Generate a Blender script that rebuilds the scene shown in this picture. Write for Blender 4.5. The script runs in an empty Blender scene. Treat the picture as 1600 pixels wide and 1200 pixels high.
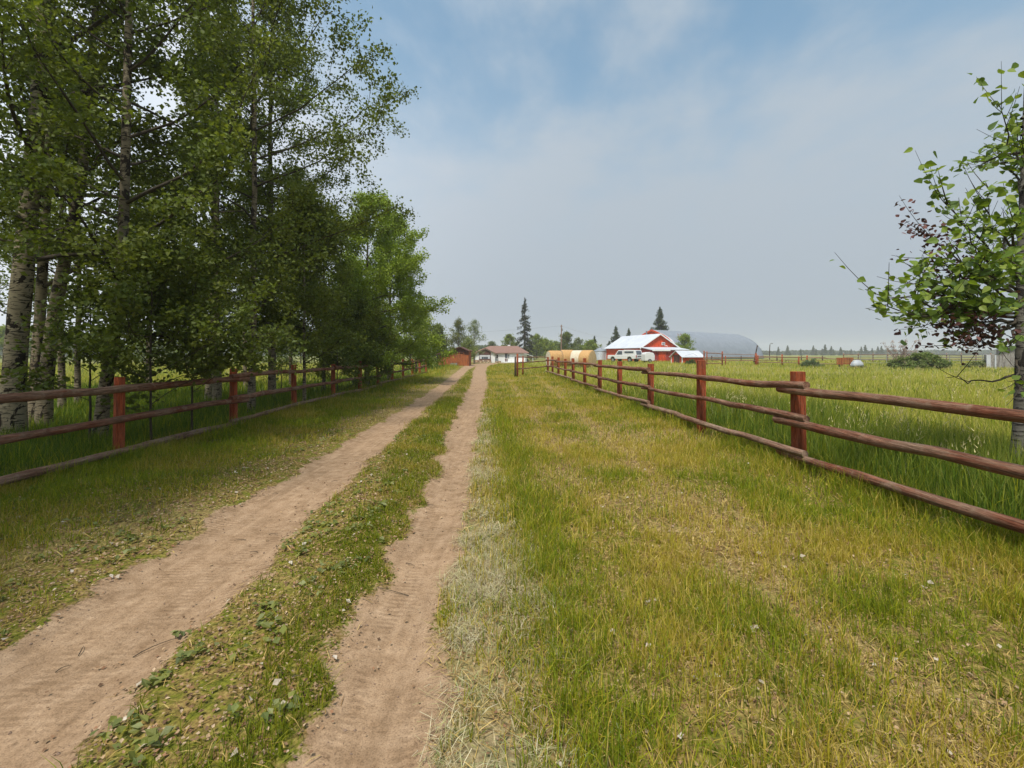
import bpy, math, random
import numpy as np
C = bpy.context
R = math.radians
rng = np.random.default_rng(7)

# ------------------------------------------------------------------ camera, world, sun, exposure
F = 711.0; HZ = 553.0; EYE = 1.6
cam_d = bpy.data.cameras.new("camera"); cam = bpy.data.objects.new("camera", cam_d)
C.scene.collection.objects.link(cam); C.scene.camera = cam
cam.location = (0, 0, EYE); cam.rotation_euler = (R(90), 0, 0)
cam_d.sensor_width = 36; cam_d.lens = 36 * F / 1600.0; cam_d.shift_y = -(600 - HZ) / 1600.0
cam_d.clip_start = 0.05; cam_d.clip_end = 9000

SUN_EL, SUN_AZ = 61.0, -162.0          # azimuth measured from +Y towards +X (negative = left)
w = bpy.data.worlds.new("World"); C.scene.world = w; w.use_nodes = True
nt = w.node_tree; nt.nodes.clear()
def wn(t, **k):
    n = nt.nodes.new(t)
    for a, b in k.items(): setattr(n, a, b)
    return n
def wmath(op, a, b=None, c=None, clamp=False):
    n = wn('ShaderNodeMath', operation=op); n.use_clamp = clamp
    for i, v in enumerate((a, b, c)):
        if v is None: continue
        if isinstance(v, (int, float)): n.inputs[i].default_value = v
        else: nt.links.new(v, n.inputs[i])
    return n.outputs[0]
out = wn('ShaderNodeOutputWorld'); bg = wn('ShaderNodeBackground'); bg.inputs[1].default_value = 0.1
sky = wn('ShaderNodeTexSky'); sky.sky_type = 'NISHITA'; sky.sun_disc = False
sky.sun_elevation = R(SUN_EL); sky.sun_rotation = R(SUN_AZ)
sky.air_density = 1.0; sky.dust_density = 2.5; sky.ozone_density = 1.5
tc = wn('ShaderNodeTexCoord'); sp = wn('ShaderNodeSeparateXYZ'); nt.links.new(tc.outputs['Generated'], sp.inputs[0])
zc = wmath('MAXIMUM', sp.outputs[2], 0.0)
zz = wmath('ADD', zc, 0.22)
cb = wn('ShaderNodeCombineXYZ')
nt.links.new(wmath('DIVIDE', sp.outputs[0], zz), cb.inputs[0]); nt.links.new(wmath('DIVIDE', sp.outputs[1], zz), cb.inputs[1])
mp = wn('ShaderNodeMapping'); mp.inputs['Location'].default_value = (3.88, 1.58, 0); mp.inputs['Scale'].default_value = (1.0, 0.8, 1)
nt.links.new(cb.outputs[0], mp.inputs[0])
nz = wn('ShaderNodeTexNoise'); nz.inputs['Scale'].default_value = 1.5; nz.inputs['Detail'].default_value = 7; nz.inputs['Roughness'].default_value = 0.55; nz.inputs['Distortion'].default_value = 0.15
nt.links.new(mp.outputs[0], nz.inputs[0])
cr = wn('ShaderNodeValToRGB'); cr.color_ramp.elements[0].position = 0.34; cr.color_ramp.elements[1].position = 0.57
cr.color_ramp.interpolation = 'EASE'
nt.links.new(nz.outputs[0], cr.inputs[0])
# haze thickens to the horizon; clouds on top
hz_f = wmath('POWER', wmath('SUBTRACT', 1.0, zc), 3.0)
mr = wn('ShaderNodeMapRange', interpolation_type='SMOOTHSTEP'); nt.links.new(zc, mr.inputs[0]); mr.inputs[1].default_value = .60; mr.inputs[2].default_value = .20
veil = mr.outputs[0]
cl = wmath('MULTIPLY', cr.outputs[0], 0.92)
fac = wmath('SUBTRACT', wmath('ADD', cl, veil), wmath('MULTIPLY', cl, veil))
fac2 = wmath('ADD', wmath('MULTIPLY', fac, 0.70), 0.30, clamp=True)
hazecol = wn('ShaderNodeMix'); hazecol.data_type = 'RGBA'
hazecol.inputs[6].default_value = (3.15, 3.6, 4.05, 1)      # thin cloud / smoke veil
hazecol.inputs[7].default_value = (2.45, 2.85, 3.25, 1)      # horizon
nt.links.new(hz_f, hazecol.inputs[0])
# bright veil on the left of the sky, set apart from the sun
sd = (math.sin(R(SUN_AZ)) * math.cos(R(SUN_EL)), math.cos(R(SUN_AZ)) * math.cos(R(SUN_EL)), math.sin(R(SUN_EL)))
dp = wn('ShaderNodeVectorMath', operation='DOT_PRODUCT'); nt.links.new(tc.outputs['Generated'], dp.inputs[0]); dp.inputs[1].default_value = (-.86, .30, .41)   # bright thin cloud to the left
glow = wmath('POWER', wmath('MAXIMUM', dp.outputs['Value'], 0.0), 3.5)
gm = wn('ShaderNodeMix'); gm.data_type = 'RGBA'; gm.blend_type = 'MIX'
nt.links.new(wmath('MULTIPLY', glow, 0.85), gm.inputs[0]); nt.links.new(hazecol.outputs[2], gm.inputs[6]); gm.inputs[7].default_value = (7.6, 7.9, 8.5, 1)
mx = wn('ShaderNodeMix'); mx.data_type = 'RGBA'
skym = wn('ShaderNodeMix'); skym.data_type = 'RGBA'; skym.blend_type = 'MULTIPLY'; skym.inputs[0].default_value = 1.0
nt.links.new(sky.outputs[0], skym.inputs[6]); skym.inputs[7].default_value = (.52, 1.12, 1.16, 1)
nt.links.new(fac2, mx.inputs[0]); nt.links.new(skym.outputs[2], mx.inputs[6]); nt.links.new(gm.outputs[2], mx.inputs[7])
nt.links.new(mx.outputs[2], bg.inputs[0]); nt.links.new(bg.outputs[0], out.inputs[0])

sl = bpy.data.lights.new("sun", 'SUN'); sl.energy = 3.0; sl.angle = R(10); sl.color = (1.0, 0.94, 0.86)
so = bpy.data.objects.new("sun", sl); C.scene.collection.objects.link(so)
so.rotation_euler = (R(90 - SUN_EL), 0, R(180 - SUN_AZ))     # lamp looks from the sun direction
from mathutils import Vector
so.rotation_euler = Vector(sd).to_track_quat('Z', 'Y').to_euler()
vs = C.scene.view_settings; vs.view_transform = 'Standard'; vs.look = 'None'; vs.gamma = 1; vs.exposure = 0.68
cy = C.scene.cycles; cy.max_bounces = 6; cy.diffuse_bounces = 3; cy.glossy_bounces = 2; cy.transmission_bounces = 4; cy.transparent_max_bounces = 6
cy.volume_bounces = 1; cy.use_denoising = True
cy.caustics_reflective = False; cy.caustics_refractive = False

# ------------------------------------------------------------------ helpers
def at(px, py, Y): return np.array([(px - 800) / F * Y, Y, EYE + (HZ - py) / F * Y])
def lx(px, Y): return (px - 800) / F * Y
def sstep(a, b, x):
    t = np.clip((np.asarray(x, float) - a) / (b - a), 0, 1); return t * t * (3 - 2 * t)

_lat = np.random.default_rng(11).random((8, 256, 256)).astype(np.float32)
def vnoise(x, y, s, k=0):
    x = np.asarray(x, float) / s + 37.3 * k; y = np.asarray(y, float) / s + 11.7 * k
    xi = np.floor(x).astype(int); yi = np.floor(y).astype(int); fx = x - xi; fy = y - yi
    fx = fx * fx * (3 - 2 * fx); fy = fy * fy * (3 - 2 * fy); L = _lat[k % 8]
    a = L[xi % 256, yi % 256]; b = L[(xi + 1) % 256, yi % 256]; c = L[xi % 256, (yi + 1) % 256]; d = L[(xi + 1) % 256, (yi + 1) % 256]
    return a * (1 - fx) * (1 - fy) + b * fx * (1 - fy) + c * (1 - fx) * fy + d * fx * fy
def fbm(x, y, s, k=0, o=3):
    r = 0; a = 1; t = 0
    for i in range(o):
        r = r + a * vnoise(x, y, s / 2 ** i, k + i); t += a; a *= .55
    return r / t

def tag(o, label=None, cat=None, group=None, kind=None):
    if label: o['label'] = label
    if cat: o['category'] = cat
    if group: o['group'] = group
    if kind: o['kind'] = kind
    return o
def empty(name, loc=(0, 0, 0), rz=0.0):
    o = bpy.data.objects.new(name, None); o.empty_display_size = .2
    C.scene.collection.objects.link(o); o.location = loc; o.rotation_euler = (0, 0, rz); return o

def raw_mesh(name, V, quads=None, tris=None, col=None, attrs=None, smooth=False):
    me = bpy.data.meshes.new(name); V = np.asarray(V, np.float32)
    quads = np.zeros((0, 4), int) if quads is None else np.asarray(quads, int).reshape(-1, 4)
    tris = np.zeros((0, 3), int) if tris is None else np.asarray(tris, int).reshape(-1, 3)
    me.vertices.add(len(V)); me.vertices.foreach_set('co', V.ravel())
    nl = quads.size + tris.size; me.loops.add(nl)
    me.loops.foreach_set('vertex_index', np.concatenate([quads.ravel(), tris.ravel()]).astype(np.int32))
    npoly = len(quads) + len(tris); me.polygons.add(npoly)
    st = np.concatenate([np.arange(len(quads)) * 4, quads.size + np.arange(len(tris)) * 3]).astype(np.int32)
    me.polygons.foreach_set('loop_start', st)
    me.polygons.foreach_set('use_smooth', np.full(npoly, smooth))
    if col is not None:
        a = me.color_attributes.new('Col', 'FLOAT_COLOR', 'POINT')
        c4 = np.ones((len(V), 4), np.float32); c4[:, :3] = col; a.data.foreach_set('color', c4.ravel())
    for k, v in (attrs or {}).items():
        a = me.attributes.new(k, 'FLOAT', 'POINT'); a.data.foreach_set('value', np.asarray(v, np.float32))
    me.update(calc_edges=True); me.validate(); return me
def link(name, me, mat, parent=None, loc=None):
    o = bpy.data.objects.new(name, me); C.scene.collection.objects.link(o)
    if mat is not None: me.materials.append(mat) if not me.materials else None
    if parent is not None: o.parent = parent
    if loc is not None: o.location = loc
    return o

class MB:
    def __init__(s): s.V = []; s.Q = []; s.T = []; s.P = []; s.n = 0
    def add(s, V, Q=None, T=None):
        V = np.asarray(V, float).reshape(-1, 3)
        if Q is not None and len(Q): s.Q.append(np.asarray(Q, int).reshape(-1, 4) + s.n)
        if T is not None and len(T): s.T.append(np.asarray(T, int).reshape(-1, 3) + s.n)
        s.V.append(V); s.n += len(V); return s
    def box(s, x0, x1, y0, y1, z0, z1):
        V = [(x, y, z) for z in (z0, z1) for y in (y0, y1) for x in (x0, x1)]
        return s.add(V, [(0, 2, 3, 1), (4, 5, 7, 6), (0, 1, 5, 4), (2, 6, 7, 3), (0, 4, 6, 2), (1, 3, 7, 5)])
    def prism(s, poly, a0, a1, axis='y'):
        """poly: list of 2D points (convex or simple) in the plane normal to axis; fan triangulated from centroid."""
        n = len(poly); P = np.array(poly, float); c = P.mean(0)
        def mk(p, a): return {'y': (p[0], a, p[1]), 'x': (a, p[0], p[1]), 'z': (p[0], p[1], a)}[axis]
        V = [mk(p, a0) for p in P] + [mk(p, a1) for p in P] + [mk(c, a0), mk(c, a1)]
        Q = [(i, (i + 1) % n, n + (i + 1) % n, n + i) for i in range(n)]
        T = [((i + 1) % n, i, 2 * n) for i in range(n)] + [(n + i, n + (i + 1) % n, 2 * n + 1) for i in range(n)]
        return s.add(V, Q, T)
    def tube(s, pts, rad, sides=8, cap=True):
        pts = np.asarray(pts, float); k = len(pts); rad = np.broadcast_to(np.asarray(rad, float), (k,))
        d = np.gradient(pts, axis=0); d /= np.linalg.norm(d, axis=1)[:, None] + 1e-9
        up = np.array([0, 0, 1.0]) if abs(d[0][2]) < .9 else np.array([1.0, 0, 0])
        a = np.cross(d, up); a /= np.linalg.norm(a, axis=1)[:, None] + 1e-9; b = np.cross(a, d)
        th = np.arange(sides) * 2 * math.pi / sides
        ring = a[:, None, :] * np.cos(th)[None, :, None] + b[:, None, :] * np.sin(th)[None, :, None]
        V = (pts[:, None, :] + ring * rad[:, None, None]).reshape(-1, 3)
        i = np.arange(k - 1)[:, None] * sides; j = np.arange(sides)[None, :]; j2 = (j + 1) % sides
        Q = np.stack([i + j, i + j2, i + sides + j2, i + sides + j], -1).reshape(-1, 4); T = []
        if cap:
            V = np.vstack([V, pts[0], pts[-1]]); c0 = k * sides; c1 = c0 + 1
            T = [(int(x), c0, int((x + 1) % sides)) for x in range(sides)] + [((k - 1) * sides + x, (k - 1) * sides + (x + 1) % sides, c1) for x in range(sides)]
        return s.add(V, Q, T)
    def blob(s, c, r, nu=12, nv=8, jit=0.0, seed=0):
        g = np.random.default_rng(seed); V = []
        for i in range(nv + 1):
            for j in range(nu):
                a = math.pi * i / nv; b = 2 * math.pi * j / nu; q = 1 + jit * (g.random() - .5)
                V.append((c[0] + r[0] * q * math.sin(a) * math.cos(b), c[1] + r[1] * q * math.sin(a) * math.sin(b), c[2] + r[2] * q * math.cos(a)))
        Q = [(i * nu + j, (i + 1) * nu + j, (i + 1) * nu + (j + 1) % nu, i * nu + (j + 1) % nu) for i in range(nv) for j in range(nu)]
        return s.add(V, Q)
    def build(s, name, mat, parent=None, smooth=False, bevel=0, loc=None):
        V = np.vstack(s.V); me = raw_mesh(name, V, np.vstack(s.Q) if s.Q else None, np.vstack(s.T) if s.T else None, smooth=smooth)
        o = link(name, me, mat, parent, loc)
        if bevel:
            m = o.modifiers.new('bevel', 'BEVEL'); m.width = bevel; m.segments = 2; m.limit_method = 'ANGLE'
        return o
def copy_tree(o, parent=None):
    c = o.copy(); C.scene.collection.objects.link(c); c.parent = parent
    for ch in list(o.children): copy_tree(ch, c)
    return c

# ------------------------------------------------------------------ materials
def newmat(name):
    m = bpy.data.materials.new(name); m.use_nodes = True; n = m.node_tree; b = n.nodes['Principled BSDF']; return m, n, b
def N(n, t, **k):
    x = n.nodes.new(t)
    for a, b in k.items(): setattr(x, a, b)
    return x
def ramp(n, src, stops):
    r = N(n, 'ShaderNodeValToRGB'); e = r.color_ramp.elements
    while len(e) < len(stops): e.new(.5)
    for i, (p, c) in enumerate(stops): e[i].position = p; e[i].color = (*c, 1)
    n.links.new(src, r.inputs[0]); return r.outputs[0]
def noise(n, scale, detail=4, rough=.55, vec='Object', mscale=None, dist=0):
    t = N(n, 'ShaderNodeTexCoord'); v = t.outputs[vec]
    if mscale:
        m = N(n, 'ShaderNodeMapping'); m.inputs['Scale'].default_value = mscale; n.links.new(v, m.inputs[0]); v = m.outputs[0]
    x = N(n, 'ShaderNodeTexNoise'); x.inputs['Scale'].default_value = scale; x.inputs['Detail'].default_value = detail
    x.inputs['Roughness'].default_value = rough; x.inputs['Distortion'].default_value = dist; n.links.new(v, x.inputs[0]); return x.outputs[0]
def mixc(n, f, a, b, mode='MIX'):
    m = N(n, 'ShaderNodeMix'); m.data_type = 'RGBA'; m.blend_type = mode
    for i, v in ((0, f), (6, a), (7, b)):
        if isinstance(v, (int, float)): m.inputs[i].default_value = v
        elif isinstance(v, tuple): m.inputs[i].default_value = (*v, 1)
        else: n.links.new(v, m.inputs[i])
    return m.outputs[2]
def bump(n, b, h, s=.3, d=.02):
    x = N(n, 'ShaderNodeBump'); x.inputs['Strength'].default_value = s; x.inputs['Distance'].default_value = d
    n.links.new(h, x.inputs['Height']); n.links.new(x.outputs[0], b.inputs['Normal'])
def simple(name, c0, c1=None, scale=6, rough=.7, metal=0, mscale=None, bs=0.0, spec=.3):
    m, n, b = newmat(name); b.inputs['Roughness'].default_value = rough; b.inputs['Metallic'].default_value = metal
    b.inputs['Specular IOR Level'].default_value = spec
    c1 = c1 or tuple(x * .75 for x in c0); h = noise(n, scale, mscale=mscale)
    n.links.new(ramp(n, h, [(.3, c1), (.7, c0)]), b.inputs['Base Color'])
    if bs: bump(n, b, h, bs, .02)
    return m
def leafmat(name, trans=.35, rough=.55, spec=.25):
    m, n, b = newmat(name); a = N(n, 'ShaderNodeAttribute'); a.attribute_name = 'Col'
    n.links.new(a.outputs['Color'], b.inputs['Base Color']); b.inputs['Roughness'].default_value = rough; b.inputs['Specular IOR Level'].default_value = spec
    tr = N(n, 'ShaderNodeBsdfTranslucent'); mm = N(n, 'ShaderNodeMixShader'); mm.inputs[0].default_value = trans
    cc = mixc(n, 1.0, a.outputs['Color'], (1.25, 1.3, .6), 'MULTIPLY'); n.links.new(cc, tr.inputs[0])
    n.links.new(b.outputs[0], mm.inputs[1]); n.links.new(tr.outputs[0], mm.inputs[2])
    n.links.new(mm.outputs[0], n.nodes['Material Output'].inputs[0]); return m
M = {}
M['leaf'] = leafmat('leaf'); M['blade'] = leafmat('blade', .3, .6, .2); M['dryleaf'] = leafmat('dry_leaf', .1, .85, .1); M['needle'] = leafmat('needle', .08, .7, .15)

def wood_mat(name, red, grey, mscale=(14, 1.2, 14), thr=(.42, .62)):
    m, n, b = newmat(name); b.inputs['Roughness'].default_value = .85; b.inputs['Specular IOR Level'].default_value = .2
    g = noise(n, 3.0, 7, .65, mscale=mscale); big = noise(n, 1.3, 4, .6)
    fine = noise(n, 9.0, 5, .7, mscale=mscale)
    add = N(n, 'ShaderNodeMath', operation='ADD'); n.links.new(g, add.inputs[0]); n.links.new(big, add.inputs[1])
    hf = N(n, 'ShaderNodeMath', operation='MULTIPLY'); n.links.new(add.outputs[0], hf.inputs[0]); hf.inputs[1].default_value = .5
    f = ramp(n, hf.outputs[0], [(thr[0], (0, 0, 0)), (thr[1], (1, 1, 1))])
    c = mixc(n, f, red, grey)
    d = ramp(n, fine, [(.30, (.28, .24, .22)), (.52, (1, 1, 1)), (.8, (1.35, 1.3, 1.25))])
    c = mixc(n, .85, c, d, 'MULTIPLY')
    md = noise(n, 2.1, 6, .75, mscale=mscale, dist=.6); c = mixc(n, .9, c, ramp(n, md, [(.36, (.42, .36, .33)), (.50, (1, 1, 1)), (.66, (1.45, 1.45, 1.45))]), 'MULTIPLY')
    wr = noise(n, 6.0, 4, .6); c = mixc(n, ramp(n, wr, [(.56, (0, 0, 0)), (.66, (.7, .7, .7))]), c, grey)
    n.links.new(c, b.inputs['Base Color']); bump(n, b, md, .9, .02); return m
M['post'] = wood_mat('stained_post', (.34, .072, .024), (.22, .085, .048), (12, 12, 1.0), (.42, .66))
M['rail'] = wood_mat('weathered_rail', (.18, .055, .028), (.26, .175, .12), (16, .9, 16), (.40, .64))
M['railgrey'] = wood_mat('grey_rail', (.19, .08, .048), (.29, .205, .145), (16, .9, 16), (.36, .6))
M['darkpost'] = wood_mat('dark_post', (.05, .035, .03), (.12, .08, .06), (12, 12, 1), (.4, .7))

def bark_mat(name, light, mid, dark, marks=.5):
    m, n, b = newmat(name); b.inputs['Roughness'].default_value = .85; b.inputs['Specular IOR Level'].default_value = .15
    big = noise(n, 1.1, 5, .65, dist=.4); c = ramp(n, big, [(.32, mid), (.55, light), (.75, tuple(x * 1.12 for x in light))])
    st = noise(n, 2.2, 4, .6, mscale=(3.2, 3.2, 22), dist=.3)
    f = ramp(n, st, [(marks, (0, 0, 0)), (marks + .06, (1, 1, 1))]); c = mixc(n, f, c, tuple(x * 1.0 for x in dark))
    kn = noise(n, 3.2, 4, .6, mscale=(1, 1, .8), dist=1.4); f2 = ramp(n, kn, [(.53, (0, 0, 0)), (.56, (1, 1, 1))]); c = mixc(n, f2, c, dark)
    n.links.new(c, b.inputs['Base Color']); bump(n, b, st, .6, .02); return m
M['aspen'] = bark_mat('aspen_bark', (.37, .31, .21), (.17, .135, .085), (.03, .023, .017), .53)
M['aspendark'] = bark_mat('grey_aspen_bark', (.24, .20, .135), (.12, .095, .06), (.03, .023, .017), .53)
M['twig'] = simple('twig_bark', (.075, .06, .042), (.035, .028, .02), 12, .9)
M['poplar'] = bark_mat('young_poplar_bark', (.15, .14, .12), (.08, .073, .062), (.025, .022, .02), .55)
M['spruce_bark'] = simple('spruce_bark', (.12, .095, .075), None, 8, .9)

# ------------------------------------------------------------------ terrain
LY = [-5, 2, 2.55, 3.3, 4.6, 5.8, 7.7, 11.7, 24, 42, 60, 76, 90]; LXc = [-2.2, -2.28, -2.33, -2.33, -2.45, -2.5, -2.6, -2.77, -3.4, -4.65, -5.5, -5.4, -5.0]; LW = [1.1, 1.1, 1.05, 1.0, .95, .95, .86, .70, .75, .9, 1.5, 2.2, 3.0]
RY = [-5, 2, 3.3, 5.8, 11.7, 24, 42, 60, 76, 90]; RXc = [-.5, -.58, -.69, -.76, -1.13, -1.74, -3.0, -3.9, -3.6, -2.6]; RW = [.58, .56, .50, .48, .66, .9, 1.15, 1.6, 2.2, 3.2]
def lrut(y): return np.interp(y, LY, LXc), np.interp(y, LY, LW)
def rrut(y): return np.interp(y, RY, RXc), np.interp(y, RY, RW)
def fenceL(y): return -5.76 - .0352 * np.asarray(y, float)
def fenceR(y): return 4.2 - .0352 * np.asarray(y, float)
def rutd(x, y):
    a, aw = lrut(y); b, bw = rrut(y)
    return np.minimum(np.abs(x - a) - aw / 2, np.abs(x - b) - bw / 2)      # <0 inside a rut
def dirt_mask(x, y):
    wob = (fbm(x, y, .40, 1, 4) - .5) * .36 + (fbm(x, y, .10, 5, 2) - .5) * .14
    m = sstep(.13, -.13, rutd(x, y) + wob)
    return m * sstep(97, 90, y)
def tz(x, y):
    x = np.asarray(x, float); y = np.asarray(y, float)
    z = .30 * sstep(35, 70, y) * sstep(2, 14, x) - .3 * sstep(60, 95, y) * sstep(6, 0, x)
    z = z + (fbm(x, y, 1.6, 2, 3) - .5) * .05 * sstep(200, 20, y)
    near = sstep(60, 25, y)
    z = z - .045 * sstep(.12, -.22, rutd(x, y)) * near
    # low crown in the grass strip between the ruts
    a, _ = lrut(y); b, _ = rrut(y); mid = (a + b) / 2
    z = z + .035 * np.exp(-((x - mid) / .38) ** 2) * near
    return z
def geo(a, b, s0, g):
    o = [a]; s = s0
    while o[-1] < b: o.append(o[-1] + s); s *= g
    o[-1] = b; return o
xs = np.arange(-4.6, 2.6, .032); right = geo(2.6, 9, .05, 1.02)[1:] ; right += geo(9, 1800, .45, 1.10)[1:]
left = geo(4.6, 10, .05, 1.02)[1:]; left += geo(10, 1800, .45, 1.10)[1:]
xs = np.concatenate([-np.array(left[::-1]), xs, right])
ys = np.concatenate([-np.array(geo(0, 60, 1.0, 1.3)[::-1]), np.arange(.2, 1.2, .1), np.arange(1.2, 4.6, .032), geo(4.6, 110, .035, 1.0105)[0:], geo(110, 1700, 3, 1.12)[1:]])
ys = np.unique(np.round(ys, 4))
X, Y = np.meshgrid(xs, ys); nx, ny = len(xs), len(ys)
x = X.ravel(); y = Y.ravel()
dm = dirt_mask(x, y)
fine = (fbm(x, y, .09, 3, 3) - .5)
zg = tz(x, y) + fine * .018 * (y < 25) * (1 - .75 * dm)
_, rw = rrut(y); rc, _ = rrut(y)
SY = [0, 2, 3.3, 5.8, 9, 14, 18]; SR = [.10, .07, .0, -.22, -.42, -.78, -1.05]
def straw_mask(x, y):
    rc, rw = rrut(y); r = np.interp(y, SY, SR) + (fbm(x, y, .4, 4, 3) - .5) * .42
    return sstep(-.10, .08, x - rc - rw / 2 + (fbm(x, y, .3, 1, 3) - .5) * .2) * sstep(.30, -.18, x - r) * sstep(19, 9, y)
st = straw_mask(x, y) * (.25 + .55 * sstep(.36, .58, fbm(x, y, .75, 6, 2)))
# pale worn lines across the mown verge (old wheel lines), patches of dead thatch
def dry_mask(x, y):
    a = np.exp(-((x - (1.86 - .004 * y)) / .16) ** 2) + .8 * np.exp(-((x - (1.1 - .045 * y)) / .17) ** 2) * sstep(5, 8, y)
    p = sstep(.52, .68, fbm(x, y, 1.5, 6, 3))
    return np.clip(a * .85 * sstep(45, 20, y) + .55 * p, 0, 1)
dry = dry_mask(x, y)
lush = np.maximum(sstep(-.3, .5, x - fenceR(y)), sstep(.3, -.6, x - fenceL(y)))
me_attr = dict(dirt=dm, straw=st, dry=dry, lush=lush)

def ground_mat():
    m, n, b = newmat('ground_surface'); b.inputs['Roughness'].default_value = .95; b.inputs['Specular IOR Level'].default_value = .1
    def A(k):
        a = N(n, 'ShaderNodeAttribute'); a.attribute_name = k; return a.outputs['Fac']
    f1 = noise(n, 38, 5, .7); f2 = noise(n, 9, 4, .6); f3 = noise(n, 1.1, 4, .6); f4 = noise(n, 120, 3, .6); f5 = noise(n, .06, 5, .6)
    # thatch, dead leaves and soil
    th = ramp(n, f1, [(.30, (.05, .032, .015)), (.44, (.15, .10, .035)), (.56, (.26, .185, .06)), (.72, (.42, .31, .13))])
    gr = ramp(n, f1, [(.3, (.05, .06, .012)), (.5, (.125, .135, .016)), (.7, (.24, .23, .03))])
    gf = ramp(n, f2, [(.40, (0, 0, 0)), (.60, (1, 1, 1))])
    base = mixc(n, gf, th, gr)
    dr = ramp(n, f1, [(.3, (.14, .095, .04)), (.5, (.29, .215, .085)), (.7, (.45, .35, .17))])
    base = mixc(n, A('dry'), base, dr)
    stc = ramp(n, f1, [(.3, (.17, .13, .08)), (.5, (.32, .265, .165)), (.7, (.46, .40, .27))])
    base = mixc(n, A('straw'), base, stc)
    lu = ramp(n, f5, [(.35, (.12, .15, .035)), (.5, (.19, .20, .055)), (.65, (.27, .24, .09))])
    lu = mixc(n, .5, lu, ramp(n, f2, [(.3, (.5, .5, .5)), (.7, (1.3, 1.3, 1.2))]), 'MULTIPLY')
    base = mixc(n, A('lush'), base, lu)
    so_ = ramp(n, f2, [(.3, (.25, .165, .098)), (.5, (.325, .222, .138)), (.7, (.39, .275, .178))])
    so_ = mixc(n, .9, so_, ramp(n, f4, [(.3, (.62, .6, .58)), (.5, (1, 1, 1)), (.75, (1.18, 1.16, 1.14))]), 'MULTIPLY')
    so_ = mixc(n, .5, so_, ramp(n, f3, [(.35, (.82, .8, .78)), (.65, (1.12, 1.1, 1.08))]), 'MULTIPLY')
    # tyre polish along the track
    ty = noise(n, 4, 3, .6, mscale=(5, .25, 1)); so_ = mixc(n, .38, so_, ramp(n, ty, [(.35, (.74, .72, .70)), (.65, (1.2, 1.2, 1.2))]), 'MULTIPLY')
    pb_ = noise(n, 26, 5, .75); so_ = mixc(n, .75, so_, ramp(n, pb_, [(.30, (.45, .42, .40)), (.42, (1, 1, 1)), (.70, (1.05, 1.05, 1.05)), (.78, (1.35, 1.32, 1.28))]), 'MULTIPLY')
    tw = N(n, 'ShaderNodeTexWave'); tw.bands_direction = 'Y'; tw.inputs['Scale'].default_value = 7.0; tw.inputs['Distortion'].default_value = 3.0; tw.inputs['Detail'].default_value = 2; tw.inputs['Detail Scale'].default_value = 2.0
    tco = N(n, 'ShaderNodeTexCoord'); n.links.new(tco.outputs['Object'], tw.inputs[0]); tmask = ramp(n, noise(n, 2.2, 3, .6, mscale=(2.6, .5, 1)), [(.47, (0, 0, 0)), (.58, (.5, .5, .5))])
    so_ = mixc(n, tmask, so_, mixc(n, 1.0, so_, ramp(n, tw.outputs[0], [(.3, (.72, .70, .68)), (.7, (1.12, 1.12, 1.12))]), 'MULTIPLY'))
    # rough dirt threshold
    ad = N(n, 'ShaderNodeMath', operation='ADD'); mu = N(n, 'ShaderNodeMath', operation='MULTIPLY_ADD'); n.links.new(f1, mu.inputs[0]); mu.inputs[1].default_value = 1.5; mu.inputs[2].default_value = -.75
    n.links.new(A('dirt'), ad.inputs[0]); n.links.new(mu.outputs[0], ad.inputs[1])
    df = ramp(n, ad.outputs[0], [(.42, (0, 0, 0)), (.58, (1, 1, 1))])
    n.links.new(mixc(n, df, base, so_), b.inputs['Base Color']); bump(n, b, f1, .5, .02); return m
M['ground'] = ground_mat()
ii = (np.arange(ny - 1)[:, None] * nx + np.arange(nx - 1)[None, :]).ravel()
Qd = np.stack([ii, ii + 1, ii + nx + 1, ii + nx], 1)
Vg = np.stack([x, y, zg], 1); fd = dm[Qd].mean(1)
for nm, sel, lab, cat in (('ground', fd <= .5, 'grassy farm ground reaching flat out to the horizon', 'ground'), ('dirt_road', fd > .5, 'two bare sandy wheel ruts of the farm track leading to the white house', 'dirt road')):
    q = Qd[sel]; u, inv = np.unique(q, return_inverse=True)
    me = raw_mesh(nm, Vg[u], inv.reshape(-1, 4), attrs={k: v[u] for k, v in me_attr.items()}, smooth=True)
    tag(link(nm, me, M['ground']), lab, cat, kind='structure')

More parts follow.
